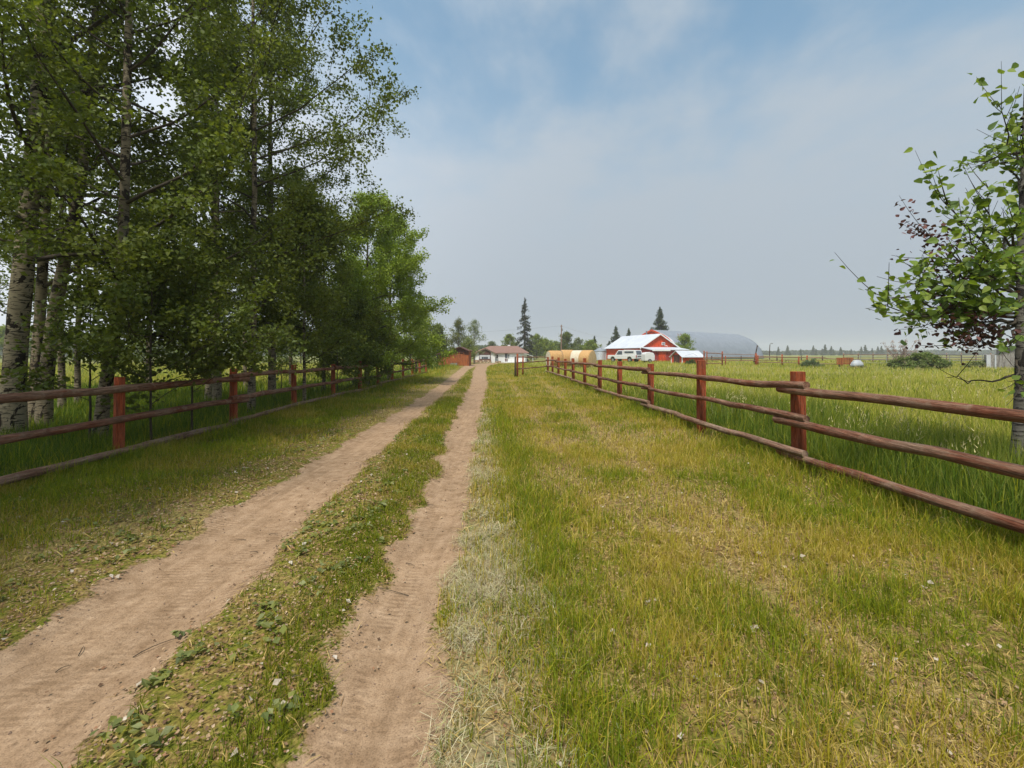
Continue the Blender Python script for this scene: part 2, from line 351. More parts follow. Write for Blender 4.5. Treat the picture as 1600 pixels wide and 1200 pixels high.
# ------------------------------------------------------------------ grass
def pal(n, cols, jit=.18, g=rng):
    cols = np.array(cols, float); c = cols[g.integers(0, len(cols), n)]
    return c * (1 + (g.random((n, 1)) - .5) * 2 * jit)
GREEN = [(.17, .22, .012), (.23, .265, .014), (.125, .175, .012), (.30, .30, .018)]
YEL = [(.38, .31, .03), (.44, .33, .06), (.32, .29, .022), (.50, .39, .11)]
STR = [(.46, .39, .23), (.38, .31, .17), (.51, .46, .31), (.36, .35, .16), (.30, .23, .13)]
LUSH = [(.075, .135, .012), (.105, .165, .016), (.06, .11, .012), (.14, .19, .022)]
GOLD = [(.35, .35, .04), (.43, .38, .08), (.28, .32, .03), (.48, .41, .13)]
def blades(px_, py_, h, wd, cols, lean=.35, three=False, tipc=None, dz=0.0):
    n = len(px_); az = rng.random(n) * 2 * math.pi; la = rng.random(n) * 2 * math.pi; ln = np.abs(rng.normal(0, lean, n)) * h
    z = tz(px_, py_) - .005 + dz; wx = np.cos(az) * wd / 2; wy = np.sin(az) * wd / 2; dx = np.cos(la) * ln; dy = np.sin(la) * ln
    zt = h * np.sqrt(np.clip(1 - np.minimum(ln / h, .95) ** 2 * .6, .1, 1))
    if three:
        V = np.stack([np.stack([px_ - wx, py_ - wy, z], 1), np.stack([px_ + wx, py_ + wy, z], 1), np.stack([px_ + dx, py_ + dy, z + zt], 1)], 1).reshape(-1, 3)
        T = np.arange(n * 3).reshape(-1, 3); return V, None, T, np.repeat(cols, 3, 0)
    V = np.stack([np.stack([px_ - wx, py_ - wy, z], 1), np.stack([px_ + wx, py_ + wy, z], 1),
                  np.stack([px_ + wx * .8 + dx * .35, py_ + wy * .8 + dy * .35, z + zt * .6], 1), np.stack([px_ - wx * .8 + dx * .35, py_ - wy * .8 + dy * .35, z + zt * .6], 1),
                  np.stack([px_ + dx, py_ + dy, z + zt], 1)], 1).reshape(-1, 3)
    b = np.arange(n)[:, None] * 5; Q = b + np.array([[0, 1, 2, 3]]); T = b + np.array([[3, 2, 4]])
    cc = np.repeat(cols[:, None, :], 5, 1).copy()
    if tipc is not None: cc[:, 4] = cc[:, 4] * .5 + tipc * .5
    return V, Q, T, cc.reshape(-1, 3)
class GB:
    def __init__(s): s.V = []; s.Q = []; s.T = []; s.c = []; s.n = 0
    def add(s, r):
        V, Q, T, c = r
        if Q is not None: s.Q.append(Q + s.n)
        if T is not None: s.T.append(T + s.n)
        s.V.append(V); s.c.append(c); s.n += len(V)
    def build(s, name, mat, label, cat, parent=None, kind='stuff'):
        me = raw_mesh(name, np.vstack(s.V), np.vstack(s.Q) if s.Q else None, np.vstack(s.T) if s.T else None, col=np.vstack(s.c))
        o = link(name, me, mat, parent); 
        if label: tag(o, label, cat, kind=kind)
        return o
def scatter(x0, x1, bands, keep, margin=1.5):
    """bands: (y0,y1,density); x0/x1 functions of y. Clipped to the view with a margin."""
    ox, oy, ob = [], [], []
    for bi, (ya, yb, den) in enumerate(bands):
        n = int((yb - ya) * 2 * (1.14 * yb + margin) * den); yy = ya + rng.random(n) * (yb - ya); L = 1.14 * yb + margin
        xx = (rng.random(n) * 2 - 1) * L
        k = (np.abs(xx) < 1.14 * yy + margin) & (xx > x0(yy)) & (xx < x1(yy)); xx, yy = xx[k], yy[k]
        k = rng.random(len(xx)) < keep(xx, yy); ox.append(xx[k]); oy.append(yy[k]); ob.append(np.full(k.sum(), bi))
    return np.concatenate(ox), np.concatenate(oy), np.concatenate(ob)
inf = lambda y: y * 0 + 9e3
def tuftify(x, y, k, s):
    n = len(x); xx = np.repeat(x, k) + rng.normal(0, s, n * k); yy = np.repeat(y, k) + rng.normal(0, s, n * k); return xx, yy

# mown verge between the track and the right-hand fence
def verge_keep(x, y):
    g = fbm(x, y, .55, 3, 3); d = dry_mask(x, y); s = straw_mask(x, y)
    edge = np.exp(-((x - np.interp(y, SY, SR) - .2) / .28) ** 2) * sstep(16, 9, y)
    return np.clip(sstep(.36, .62, g) * (1 - .7 * d) + .5 * edge + .24, 0, 1) * (1 - .75 * s) * (1 - dirt_mask(x, y))
g = GB()
rr = lambda y: rrut(y)[0]
X_, Y_, B_ = scatter(lambda y: rr(y), lambda y: fenceR(y) + .2, [(1.2, 4, 1350), (4, 8, 740), (8, 16, 280), (16, 34, 75), (34, 80, 16)], verge_keep)
for bi, (hh, ww, k) in enumerate([(.085, .0045, 5), (.09, .006, 4), (.10, .009, 4), (.12, .018, 3), (.16, .04, 3)]):
    m_ = B_ == bi; a, b = tuftify(X_[m_], Y_[m_], k, .018 * (1 + bi * .6)); n = len(a)
    dk = dirt_mask(a, b) < .4; a, b = a[dk], b[dk]; n = len(a)
    yl = (fbm(a, b, 1.0, 2, 3) + .25 * dry_mask(a, b) + (rng.random(n) - .5) * .45) > .54
    fe = np.exp(-(np.abs(a - fenceR(b)) / .5)); edge = np.exp(-((a - np.interp(b, SY, SR) - .3) / .35) ** 2) * sstep(16, 9, b)
    yl &= rng.random(n) > .75 * np.maximum(fe, edge)
    col = np.where(yl[:, None], pal(n, YEL), pal(n, GREEN))
    h = hh * (.5 + rng.random(n) * 1.0) * (.75 + .7 * fbm(a, b, .8, 5, 2)) * (1 + 1.6 * fe + .5 * edge)
    g.add(blades(a, b, h, ww * (.7 + .6 * rng.random(n)), col, .62, three=bi > 2))
g.build('verge_grass', M['blade'], 'short patchy green and yellow grass between the track and the right rail fence', 'grass')

# strip between ruts
g = GB()
def med_keep(x, y):
    a, _ = lrut(y); b, _ = rrut(y); t = (x - a) / (b - a)
    side = sstep(.50, .74, t + (fbm(x, y, .5, 6, 2) - .5) * .35 + .25 * sstep(4, 9, y))
    return np.clip(.04 + side * 1.0 + .35 * sstep(.55, .68, fbm(x, y, .35, 2, 3)) * sstep(2.5, 5, y), 0, 1) * (1 - dirt_mask(x, y)) * (1 - .6 * sstep(9, 14, y) * sstep(.3, .7, fbm(x, y, 2.5, 1, 2)))
X_, Y_, B_ = scatter(lambda y: lrut(y)[0], lambda y: rrut(y)[0], [(1.2, 4, 1500), (4, 8, 900), (8, 16, 380), (16, 34, 90), (34, 62, 14)], med_keep)
for bi, (hh, ww, k) in enumerate([(.055, .0042, 5), (.07, .006, 4), (.085, .009, 4), (.09, .018, 3), (.10, .04, 3)]):
    m_ = B_ == bi; a, b = tuftify(X_[m_], Y_[m_], k, .015 * (1 + bi * .6)); dk = dirt_mask(a, b) < .35; a, b = a[dk], b[dk]; n = len(a)
    yl = (fbm(a, b, .6, 1, 3) + (rng.random(n) - .5) * .4) > .62
    col = np.where(yl[:, None], pal(n, YEL) * .8, pal(n, GREEN) * .8)
    g.add(blades(a, b, hh * (.5 + rng.random(n)) * (.7 + .8 * fbm(a, b, .5, 5, 2)), ww * (.7 + .6 * rng.random(n)), col, .85, three=bi > 2))
g.build('middle_strip_grass', M['blade'], 'low green grass strip growing between the two wheel ruts', 'grass')

# left verge
g = GB()
def lv_keep(x, y):
    a, aw = lrut(y); d = (a - aw / 2) - x
    return np.clip(sstep(.25, 1.5, d + (fbm(x, y, .6, 3, 3) - .5) * 1.1) * .85 + .15 * sstep(.5, .7, fbm(x, y, .3, 1, 2)), 0, 1) * (1 - dirt_mask(x, y))
X_, Y_, B_ = scatter(lambda y: fenceL(y) - .1, lambda y: lrut(y)[0], [(1.2, 4, 900), (4, 8, 620), (8, 16, 260), (16, 34, 80), (34, 80, 16)], lv_keep)
for bi, (hh, ww, k) in enumerate([(.06, .0045, 5), (.07, .006, 4), (.09, .009, 4), (.12, .018, 3), (.16, .04, 3)]):
    m_ = B_ == bi; a, b = tuftify(X_[m_], Y_[m_], k, .018 * (1 + bi * .6)); dk = dirt_mask(a, b) < .35; a, b = a[dk], b[dk]; n = len(a)
    yl = (fbm(a, b, .8, 1, 3) + (rng.random(n) - .5) * .4) > .60
    col = np.where(yl[:, None], pal(n, YEL) * .9, pal(n, GREEN))
    fe = np.exp(-(np.abs(a - fenceL(b)) / .8))
    g.add(blades(a, b, hh * (.5 + rng.random(n)) * (.7 + .8 * fbm(a, b, .5, 5, 2)) * (1 + 1.5 * fe), ww * (.7 + .6 * rng.random(n)), col, .8, three=bi > 2))
g.build('roadside_grass', M['blade'], 'short shaded grass between the track and the left rail fence', 'grass')

# tall grass beyond right fence: lush near it, golden further off
g = GB()
X_, Y_, B_ = scatter(lambda y: fenceR(y) + .05, inf, [(2.5, 8, 420), (8, 16, 170), (16, 32, 40), (32, 62, 9.0), (62, 90, 2.2)], lambda x, y: .75 + 0 * x)
for bi, (ww, k) in enumerate([(.008, 3), (.012, 3), (.024, 3), (.05, 3), (.11, 2)]):
    m_ = B_ == bi; a, b = tuftify(X_[m_], Y_[m_], k, .04 * (1 + bi * .6)); n = len(a)
    dist = a - fenceR(b); lushf = sstep(5.2, 2.6, dist + (fbm(a, b, 2.2, 2, 3) - .5) * 3) * sstep(22, 12, b + (fbm(a, b, 4, 1, 2) - .5) * 8)
    grn = rng.random(n) < lushf + (1 - lushf) * .28 * sstep(.4, .6, fbm(a, b, 6, 3, 2))
    col = np.where(grn[:, None], np.where((rng.random(n) < .8)[:, None], pal(n, LUSH), pal(n, GREEN)), pal(n, GOLD))
    h = (.34 + .28 * lushf) * (.5 + rng.random(n) * .7) * (.75 + .5 * fbm(a, b, 1.5, 5, 2)); h *= np.clip(.35 + dist, .4, 1)
    g.add(blades(a, b, h, ww * (.7 + .6 * rng.random(n)), col, .3, three=bi > 2, tipc=pal(n, GOLD)))
g.build('meadow_grass', M['blade'], 'tall green and golden meadow grass filling the paddock beyond the right fence', 'grass')
# pale seed heads standing over the meadow
g = GB()
X_, Y_, B_ = scatter(lambda y: fenceR(y) + .6, inf, [(3.5, 9, 7), (9, 18, 5), (18, 40, 1.2)], lambda x, y: sstep(.35, .6, fbm(x, y, 2, 4, 2)))
for bi in range(3):
    m_ = B_ == bi; a, b = X_[m_], Y_[m_]; n = len(a); h = .45 + .3 * rng.random(n)
    g.add(blades(a, b, h, np.full(n, .004 + .003 * bi), pal(n, [(.5, .45, .28)]), .18, three=True))
    for kk in range(9):
        ox = rng.normal(0, .022, n); oy = rng.normal(0, .022, n); V, Q, T, c = blades(a + ox, b + oy, np.full(n, .05), np.full(n, .012 + .006 * bi), pal(n, [(.50, .43, .22), (.42, .37, .18)]), .7, three=True)
        V = V.reshape(n, 3, 3); V[:, :, 2] += (h * (.8 + .025 * kk))[:, None]; g.add((V.reshape(-1, 3), None, T, c))
g.build('seed_heads', M['dryleaf'], 'pale feathery seed heads standing above the paddock grass', 'seed heads')

# woodland floor grass beyond left fence
g = GB()
X_, Y_, B_ = scatter(lambda y: -inf(y), lambda y: fenceL(y) + .05, [(4, 9, 330), (9, 17, 170), (17, 32, 40), (32, 62, 8), (62, 90, 2)], lambda x, y: .8 + 0 * x)
for bi, (ww, k) in enumerate([(.008, 3), (.012, 3), (.024, 3), (.05, 3), (.11, 2)]):
    m_ = B_ == bi; a, b = tuftify(X_[m_], Y_[m_], k, .04 * (1 + bi * .6)); n = len(a)
    far = sstep(17, 26, b + (fbm(a, b, 4, 1, 2) - .5) * 5) * sstep(-9, -14, a - 0 * b)
    gold = rng.random(n) < far * .8
    col = np.where(gold[:, None], pal(n, GOLD), np.where((rng.random(n) < .7)[:, None], pal(n, LUSH), pal(n, GREEN)))
    g.add(blades(a, b, .34 * (.4 + rng.random(n) * .8) * (.7 + .6 * fbm(a, b, 1.2, 5, 2)), ww * (.7 + .6 * rng.random(n)), col, .4, three=bi > 2))
g.build('woodland_grass', M['blade'], 'deep green grass under the aspens behind the left fence', 'grass')

# straw: pale dry blades lying in mats beside the right rut
g = GB()
def flat(px_, py_, L, wd, col, lift=.02, slope=.25):
    n = len(px_); az = rng.random(n) * 2 * math.pi; dx = np.cos(az) * L / 2; dy = np.sin(az) * L / 2; wx = -np.sin(az) * wd / 2; wy = np.cos(az) * wd / 2
    z = tz(px_, py_) + rng.random(n) * lift; s = (rng.random(n) - .5) * slope * L; bow = rng.random(n) * .2 * L
    A = np.stack([px_ - dx - wx, py_ - dy - wy, z - s], 1); B = np.stack([px_ - dx + wx, py_ - dy + wy, z - s], 1)
    Cc = np.stack([px_ + wx, py_ + wy, z + bow], 1); D = np.stack([px_ - wx, py_ - wy, z + bow], 1); E = np.stack([px_ + dx, py_ + dy, z + s], 1)
    V = np.stack([A, B, Cc, D, E], 1).reshape(-1, 3); b = np.arange(n)[:, None] * 5
    return V, b + np.array([[0, 1, 2, 3]]), b + np.array([[3, 2, 4]]), np.repeat(col, 5, 0)
X_, Y_, B_ = scatter(lambda y: rrut(y)[0], lambda y: np.interp(y, SY, SR) + .35, [(1.2, 4, 14000), (4, 8, 6000), (8, 16, 1500)], lambda x, y: straw_mask(x, y) * (.05 + .95 * sstep(.38, .62, fbm(x, y, .22, 2, 3))) * (.12 + .88 * sstep(.36, .58, fbm(x, y, .75, 6, 2))), .3)
n = len(X_); g.add(flat(X_, Y_, (.04 + .09 * rng.random(n)) * (1 + .3 * B_), (.0014 + .0016 * rng.random(n)) * (1 + .8 * B_), pal(n, STR), .045, .7))
X_, Y_, B_ = scatter(lambda y: rrut(y)[0], lambda y: np.interp(y, SY, SR) + .45, [(1.2, 4, 2600), (4, 9, 1000)], lambda x, y: sstep(.2, .7, straw_mask(x, y) + .35 * (x > np.interp(y, SY, SR) - .1)) * sstep(.38, .6, fbm(x, y, .2, 6, 2)) * (1 - dirt_mask(x, y)), .3)
n = len(X_); g.add(blades(X_, Y_, .07 * (.5 + rng.random(n)), .003 * (1 + .6 * B_) * (.7 + .6 * rng.random(n)), pal(n, [(.34, .38, .18), (.42, .42, .24), (.26, .32, .12), (.46, .42, .26)]), .9))
g.build('dry_straw', M['dryleaf'], 'bleached dry grass cuttings matted along the right edge of the track', 'straw')
# thatch: dead blades lying across verges
g = GB()
X_, Y_, B_ = scatter(lambda y: fenceL(y), lambda y: fenceR(y) + .5, [(1.2, 3.5, 2300), (3.5, 7, 950), (7, 14, 300), (14, 28, 50)], lambda x, y: (1 - dirt_mask(x, y)) * (.35 + .65 * dry_mask(x, y)) * (x > -.5) + (x <= -.5) * (1 - dirt_mask(x, y)) * .10)
n = len(X_); g.add(flat(X_, Y_, (.03 + .07 * rng.random(n)) * (1 + .35 * B_), (.0024 + .0022 * rng.random(n)) * (1 + .9 * B_), pal(n, [(.38, .27, .09), (.30, .20, .07), (.44, .33, .13), (.22, .13, .06)], .25), .035, .5))
g.build('dead_thatch', M['dryleaf'], 'dead tan grass blades lying among the living verge grass', 'thatch')

def leaf_quads(P, size, nrm_bias, cols, g_=rng, aspect=.85, face=None):
    n = len(P); nn = g_.normal(0, 1, (n, 3)); nn[:, 2] = np.abs(nn[:, 2]) * 1.0 + nrm_bias
    nn /= np.linalg.norm(nn, axis=1)[:, None]; t = np.cross(nn, g_.normal(0, 1, (n, 3))); t /= np.linalg.norm(t, axis=1)[:, None] + 1e-9; b = np.cross(nn, t)
    s = size * (.65 + .7 * g_.random(n)); s = s[:, None]
    tip = P + t * s * .62; base = P - t * s * .5; l = P + b * s * .5 * aspect - t * s * .08 + nn * s * .12; r = P - b * s * .5 * aspect - t * s * .08 + nn * s * .12
    V = np.stack([base, r, tip, l], 1).reshape(-1, 3); q = np.arange(n * 4).reshape(-1, 4)
    return V, q, None, np.repeat(cols, 4, 0)
# fallen leaves and chips
g = GB()
def lit_keep(x, y):
    a, aw = lrut(y); d = (a - aw / 2) - x
    band = 1.6 * np.exp(-((d - .35) / .5) ** 2) * (d > -.15)
    return np.clip(band + .28 * (d > 0) + .75 * (x > rrut(y)[0]) * (.4 + .6 * dry_mask(x, y)) + .9 * ((x < rrut(y)[0]) & (x > a)), 0, 1) * (1 - .96 * dirt_mask(x, y)) * (1 - .8 * straw_mask(x, y))
X_, Y_, B_ = scatter(lambda y: fenceL(y) - .5, lambda y: fenceR(y) + .5, [(1.2, 3.5, 1500), (3.5, 7, 800), (7, 14, 260), (14, 25, 50)], lit_keep)
n = len(X_); P = np.stack([X_, Y_, tz(X_, Y_) + .006 + .02 * rng.random(n)], 1)
g.add(leaf_quads(P, .016 * (1 + .40 * B_), 2.2, pal(n, [(.30, .19, .11), (.36, .25, .15), (.20, .12, .07), (.42, .31, .21), (.26, .14, .08), (.13, .08, .05)], .25)))
sel = rng.random(n) < .010; P2 = P[sel] + [0, 0, .015]
g.add(leaf_quads(P2, .03, 1.5, pal(len(P2), [(.50, .44, .37), (.44, .38, .30)], .15)))
g.build('fallen_leaves', M['dryleaf'], 'brown and pale fallen leaf scraps scattered over the verges', 'leaf litter')
# small clods and crumbs on the ruts
g = MB(); gg = np.random.default_rng(5)
X_, Y_, B_ = scatter(lambda y: lrut(y)[0] - .8, lambda y: rrut(y)[0] + .5, [(1.2, 3, 420), (3, 6, 190), (6, 12, 50)], lambda x, y: dirt_mask(x, y) * (.10 + .90 * np.exp(-((rutd(x, y) + .05) / .12) ** 2)))
n = len(X_); sz = .0022 + .007 * rng.random(n) ** 6
O = np.array([(1, 0, 0), (0, 1, 0), (-1, 0, 0), (0, -1, 0), (0, 0, .8), (0, 0, -.6)], float)
Vc = (np.stack([X_, Y_, tz(X_, Y_) + .003], 1)[:, None, :] + O[None] * sz[:, None, None] * (1 + (rng.random((n, 6, 1)) - .5) * .7)).reshape(-1, 3)
Tc = (np.arange(n)[:, None, None] * 6 + np.array([(0, 1, 4), (1, 2, 4), (2, 3, 4), (3, 0, 4), (1, 0, 5), (2, 1, 5), (3, 2, 5), (0, 3, 5)])[None]).reshape(-1, 3)
g.add(Vc, None, Tc)
tag(g.build('dirt_crumbs', simple('clod', (.26, .18, .13), (.15, .10, .07), 40, .95)), 'small dirt clods and stones lying in the wheel ruts', 'dirt crumbs', kind='stuff')
# broad-leaved weeds between the ruts
g = GB()
X_, Y_, B_ = scatter(lambda y: lrut(y)[0], lambda y: rrut(y)[0] - .1, [(1.2, 3.2, 62), (3.2, 5.5, 38), (5.5, 9, 14)], lambda x, y: (1 - .97 * dirt_mask(x, y)) * sstep(.46, .60, fbm(x, y, .3, 5, 2) + .12 * sstep(-1.0, -1.5, x)) * sstep(-.9, -1.3, x))
X2, Y2, B2 = scatter(lambda y: fenceL(y), lambda y: lrut(y)[0], [(2, 5, 22), (5, 10, 14)], lambda x, y: (1 - dirt_mask(x, y)) * sstep(.45, .6, fbm(x, y, .5, 2, 2)))
X_ = np.concatenate([X_, X2]); Y_ = np.concatenate([Y_, Y2]); n = len(X_)
for k in range(7):
    az = rng.random(n) * 6.28; rad = .02 + .035 * rng.random(n)
    P = np.stack([X_ + np.cos(az) * rad, Y_ + np.sin(az) * rad, tz(X_, Y_) + .015 + .03 * rng.random(n)], 1)
    g.add(leaf_quads(P, .040, 1.8, pal(n, [(.22, .235, .06), (.18, .20, .045), (.19, .22, .07), (.11, .14, .04), (.24, .26, .11)], .25), aspect=.8))
g.build('broadleaf_weeds', M['leaf'], 'flat broad-leaved weeds at the near end of the strip between the ruts', 'weeds')

g = MB(); gg = np.random.default_rng(15)
for q in range(34):
    yy = 1.8 + 5.5 * gg.random() ** 1.3; a_, aw_ = lrut(yy); b_, _ = rrut(yy); xx = a_ - aw_ * .7 + (b_ - a_ + aw_ * .9) * gg.random(); az = gg.random() * 6.28; L = .06 + .16 * gg.random() ** 2; t = np.linspace(0, 1, 6); bend = gg.normal(0, .25)
    P = np.stack([xx + np.cos(az + bend * t) * L * t, yy + np.sin(az + bend * t) * L * t, 0 * t], 1); P[:, 2] = tz(P[:, 0], P[:, 1]) + .006 + .01 * np.sin(t * 3); g.tube(P, np.linspace(.0028, .0012, 6), 5)
tag(g.build('fallen_twigs', M['twig']), 'thin dark twigs lying on the sandy wheel ruts', 'twigs', kind='stuff')

# ------------------------------------------------------------------ fences
def log(mb, p0, p1, r0, r1, crook=.02, seed=0, sides=10):
    g = np.random.default_rng(seed); k = 15; t = np.linspace(0, 1, k)[:, None]; p = np.array(p0) * (1 - t) + np.array(p1) * t
    off = np.cumsum(g.normal(0, crook * .35, (k, 3)), 0); off -= off[0] * (1 - t) + off[-1] * t; off[:, 1] = 0; p = p + off
    r = np.interp(t[:, 0], [0, 1], [r0, r1]) * (1 + (g.random(k) - .5) * .22)
    mb.tube(p, r, sides)
    return mb
def rail_fence(name, fx, y0, step, n, top_h, zs, label, rail_side, square, first_over, rail_r, far_n_hi, seed, mats):
    root = empty(name, (float(fx(y0)), y0, 0)); ox, oy = float(fx(y0)), y0; g = np.random.default_rng(seed)
    for i in range(n):
        yy = y0 + step * i + (0 if i < 2 else g.normal(0, .05)); xx = float(fx(yy)); zb = float(tz(xx, yy)); h = top_h + g.normal(0, .035)
        w_ = .075 * (1 + g.normal(0, .05)); tilt = g.normal(0, .012, 2); mb = MB()
        if square:
            P = [(-w_, -w_ * .8), (w_, -w_ * .8), (w_, w_ * .8), (-w_, w_ * .8)]
            V = [(a, b, -.3) for a, b in P] + [(a + tilt[0], b + tilt[1], h) for a, b in P]
            mb.add(V, [(3, 2, 1, 0), (4, 5, 6, 7), (0, 1, 5, 4), (1, 2, 6, 5), (2, 3, 7, 6), (3, 0, 4, 7)])
        else:
            k = 7; t = np.linspace(0, 1, k); mb.tube(np.stack([tilt[0] * t, tilt[1] * t, -.3 + (h + .3) * t], 1), w_ * 1.0 * (1.06 - .1 * t + (g.random(k) - .5) * .05), 12)
        o = mb.build('post', M['post'], root, smooth=not square, bevel=.008 if square else 0, loc=(xx - ox, yy - oy, zb))
    i = -1 if first_over else 0
    seg = 0
    while i < n - 1:
        j = min(i + 2, n - 1)
        for ri, z in enumerate(zs):
            if (i < -1): pass
            ya = y0 + step * i - .28 - .1 * g.random(); yb = y0 + step * j + (.22 + .1 * g.random() if j < n - 1 else .1)
            lift = .045 if seg % 2 == 0 else .045
            za = z + .04 + g.normal(0, .012) + float(tz(fx(ya), max(ya, 1))); zb_ = z - .04 + g.normal(0, .012) + float(tz(fx(yb), yb))
            ra = rail_r[0] * (1 + g.normal(0, .06)); rb = rail_r[1] * (1 + g.normal(0, .06))
            if g.random() < .5 and seg > 0: ra, rb = rb, ra
            off = rail_side * (.075 + max(ra, rb) * .9)
            mb = MB(); log(mb, (float(fx(ya)) + off - ox + rail_side * .015, ya - oy, za), (float(fx(yb)) + off - ox, yb - oy, zb_), ra, rb, .030, seed * 100 + seg * 7 + ri)
            o = mb.build('rail', mats[(ri == 2) + 0 if g.random() < .8 else 0], root, smooth=True)
            m = o.modifiers.new('edges', 'EDGE_SPLIT'); m.split_angle = R(50)
        i = j; seg += 1
    tag(root, label, 'fence'); return root
rail_fence('rail_fence', fenceR, 6.3 - 3.05, 3.05, 12, 1.36, (1.13, .69, .235), 'red-brown log rail fence running along the right side of the track', -1, True, True, (.046, .058), 12, 3, [M['rail'], M['railgrey']])
rail_fence('rail_fence', fenceL, 6.94 - 3.05, 3.05, 12, 1.30, (1.10, .62, .14), 'red-brown log rail fence in front of the aspens left of the track', 1, False, False, (.048, .060), 12, 5, [M['rail'], M['railgrey']])

# open end of the left fence: dark post and gate post
def post_obj(root, x, y, h, r, mat, name='post', sides=10, z=None):
    mb = MB(); zb = float(tz(x, y)) if z is None else z; mb.tube([(0, 0, -.3), (0, 0, h * .5), (.01, 0, h)], [r * 1.05, r, r * .96], sides)
    lo = root.location; return mb.build(name, mat, root, smooth=True, loc=(x - lo[0], y - lo[1], zb))
def rail_between(root, a, b, r, mat, crook=.012, seed=0, name='rail'):
    mb = MB(); lo = root.location; a = np.array(a, float) - lo; b = np.array(b, float) - lo; log(mb, a, b, r, r * .9, crook, seed, 8); return mb.build(name, mat, root, smooth=True)

gp = empty('gate_post', (lx(650, 33.5), 33.5, 0)); tag(gp, 'dark weathered gate post at the far end of the left rail fence', 'gate post')
post_obj(gp, lx(650, 33.5), 33.5, 1.28, .07, M['darkpost']); mb = MB(); mb.box(-.09, .09, -.09, .09, 1.0, 1.06); mb.build('iron_band', M['darkpost'], gp)
# cross fence from the far end of the right fence to the track
cf = empty('cross_fence', (2.9, 37.6, 0)); tag(cf, 'three rail cross fence closing off the far end between the track and right fence', 'fence')
pA = (lx(807, 32), 32); pB = (lx(817, 34.2), 34.2); pC = (float(fenceR(36.8)) - .05, 36.9)
post_obj(cf, pA[0] - .09, pA[1] - .3, 1.42, .06, M['darkpost']); post_obj(cf, pA[0] + .06, pA[1], 1.62, .07, M['post']); post_obj(cf, pB[0], pB[1], 1.45, .06, M['post'])
for k, z in enumerate((1.38, .98, .53)):
    rail_between(cf, (pA[0], pA[1], z), (pC[0], pC[1], z - .04 + .1 * (k > 0)), .04, M['rail'], seed=50 + k)

# ------------------------------------------------------------------ buildings
M['white'] = simple('white_siding', (.78, .78, .76), (.68, .68, .66), 3, .6); M['trim'] = simple('white_trim', (.8, .8, .79), (.7, .7, .69), 5, .5)
M['roofbrown'] = simple('brown_shingles', (.26, .15, .115), (.17, .10, .08), 3, .9, mscale=(1, 1, 12), bs=.3)
M['brown'] = simple('brown_board', (.12, .055, .04), (.08, .035, .028), 8, .8)
def board_mat(name, c0, c1, sc=(5, 5, .5)):
    return wood_mat(name, c0, c1, sc, (.4, .65))
M['shedwood'] = board_mat('rusty_shed_board', (.36, .105, .030), (.22, .085, .04)); M['sheddark'] = board_mat('dark_shed_board', (.12, .045, .03), (.08, .045, .035))
M['barnred'] = board_mat('barn_red', (.64, .075, .02), (.50, .075, .03)); M['barndull'] = board_mat('barn_red_dull', (.36, .045, .035), (.26, .045, .035))
def ribbed(name, c, c2, axis, freq, rough=.4, metal=.5):
    m, n, b = newmat(name); b.inputs['Roughness'].default_value = rough; b.inputs['Metallic'].default_value = metal
    t = N(n, 'ShaderNodeTexCoord'); wv = N(n, 'ShaderNodeTexWave'); wv.bands_direction = axis; wv.inputs['Scale'].default_value = freq; n.links.new(t.outputs['Object'], wv.inputs[0])
    h = noise(n, .8, 5, .6); c_ = ramp(n, h, [(.35, c2), (.65, c)]); n.links.new(c_, b.inputs['Base Color']); bump(n, b, wv.outputs[0], .5, .04); return m
M['tinroof'] = ribbed('white_metal_roof', (.60, .62, .66), (.50, .53, .58), 'Y', 1.2, .5, .1)
M['steel'] = ribbed('galvanised_arch', (.33, .355, .39), (.27, .295, .33), 'Y', 1.0, .45, .45)
M['binsteel'] = ribbed('bin_steel', (.50, .53, .57), (.42, .45, .5), 'Z', 3.0, .5, .4)
M['glass'] = simple('window_glass', (.10, .12, .14), (.06, .07, .09), 3, .08, spec=.8); M['curtain'] = simple('pale_curtain', (.55, .56, .58), (.45, .46, .5), 3, .7)
M['black'] = simple('dark_void', (.03, .03, .03)); M['metal'] = simple('grey_metal', (.3, .31, .32), None, 5, .5, .5)
def stone_mat():
    m, n, b = newmat('field_stone'); v = N(n, 'ShaderNodeTexVoronoi'); t = N(n, 'ShaderNodeTexCoord'); v.inputs['Scale'].default_value = 2.4; n.links.new(t.outputs['Object'], v.inputs[0])
    sx = N(n, 'ShaderNodeSeparateXYZ'); n.links.new(v.outputs['Color'], sx.inputs[0])
    c = ramp(n, sx.outputs[0], [(.1, (.34, .20, .12)), (.5, (.52, .38, .25)), (.9, (.62, .52, .42))])
    f = ramp(n, v.outputs['Distance'], [(.32, (1, 1, 1)), (.5, (.45, .42, .38))]); n.links.new(mixc(n, 1, c, f, 'MULTIPLY'), b.inputs['Base Color']); b.inputs['Roughness'].default_value = .9; return m
M['stone'] = stone_mat()

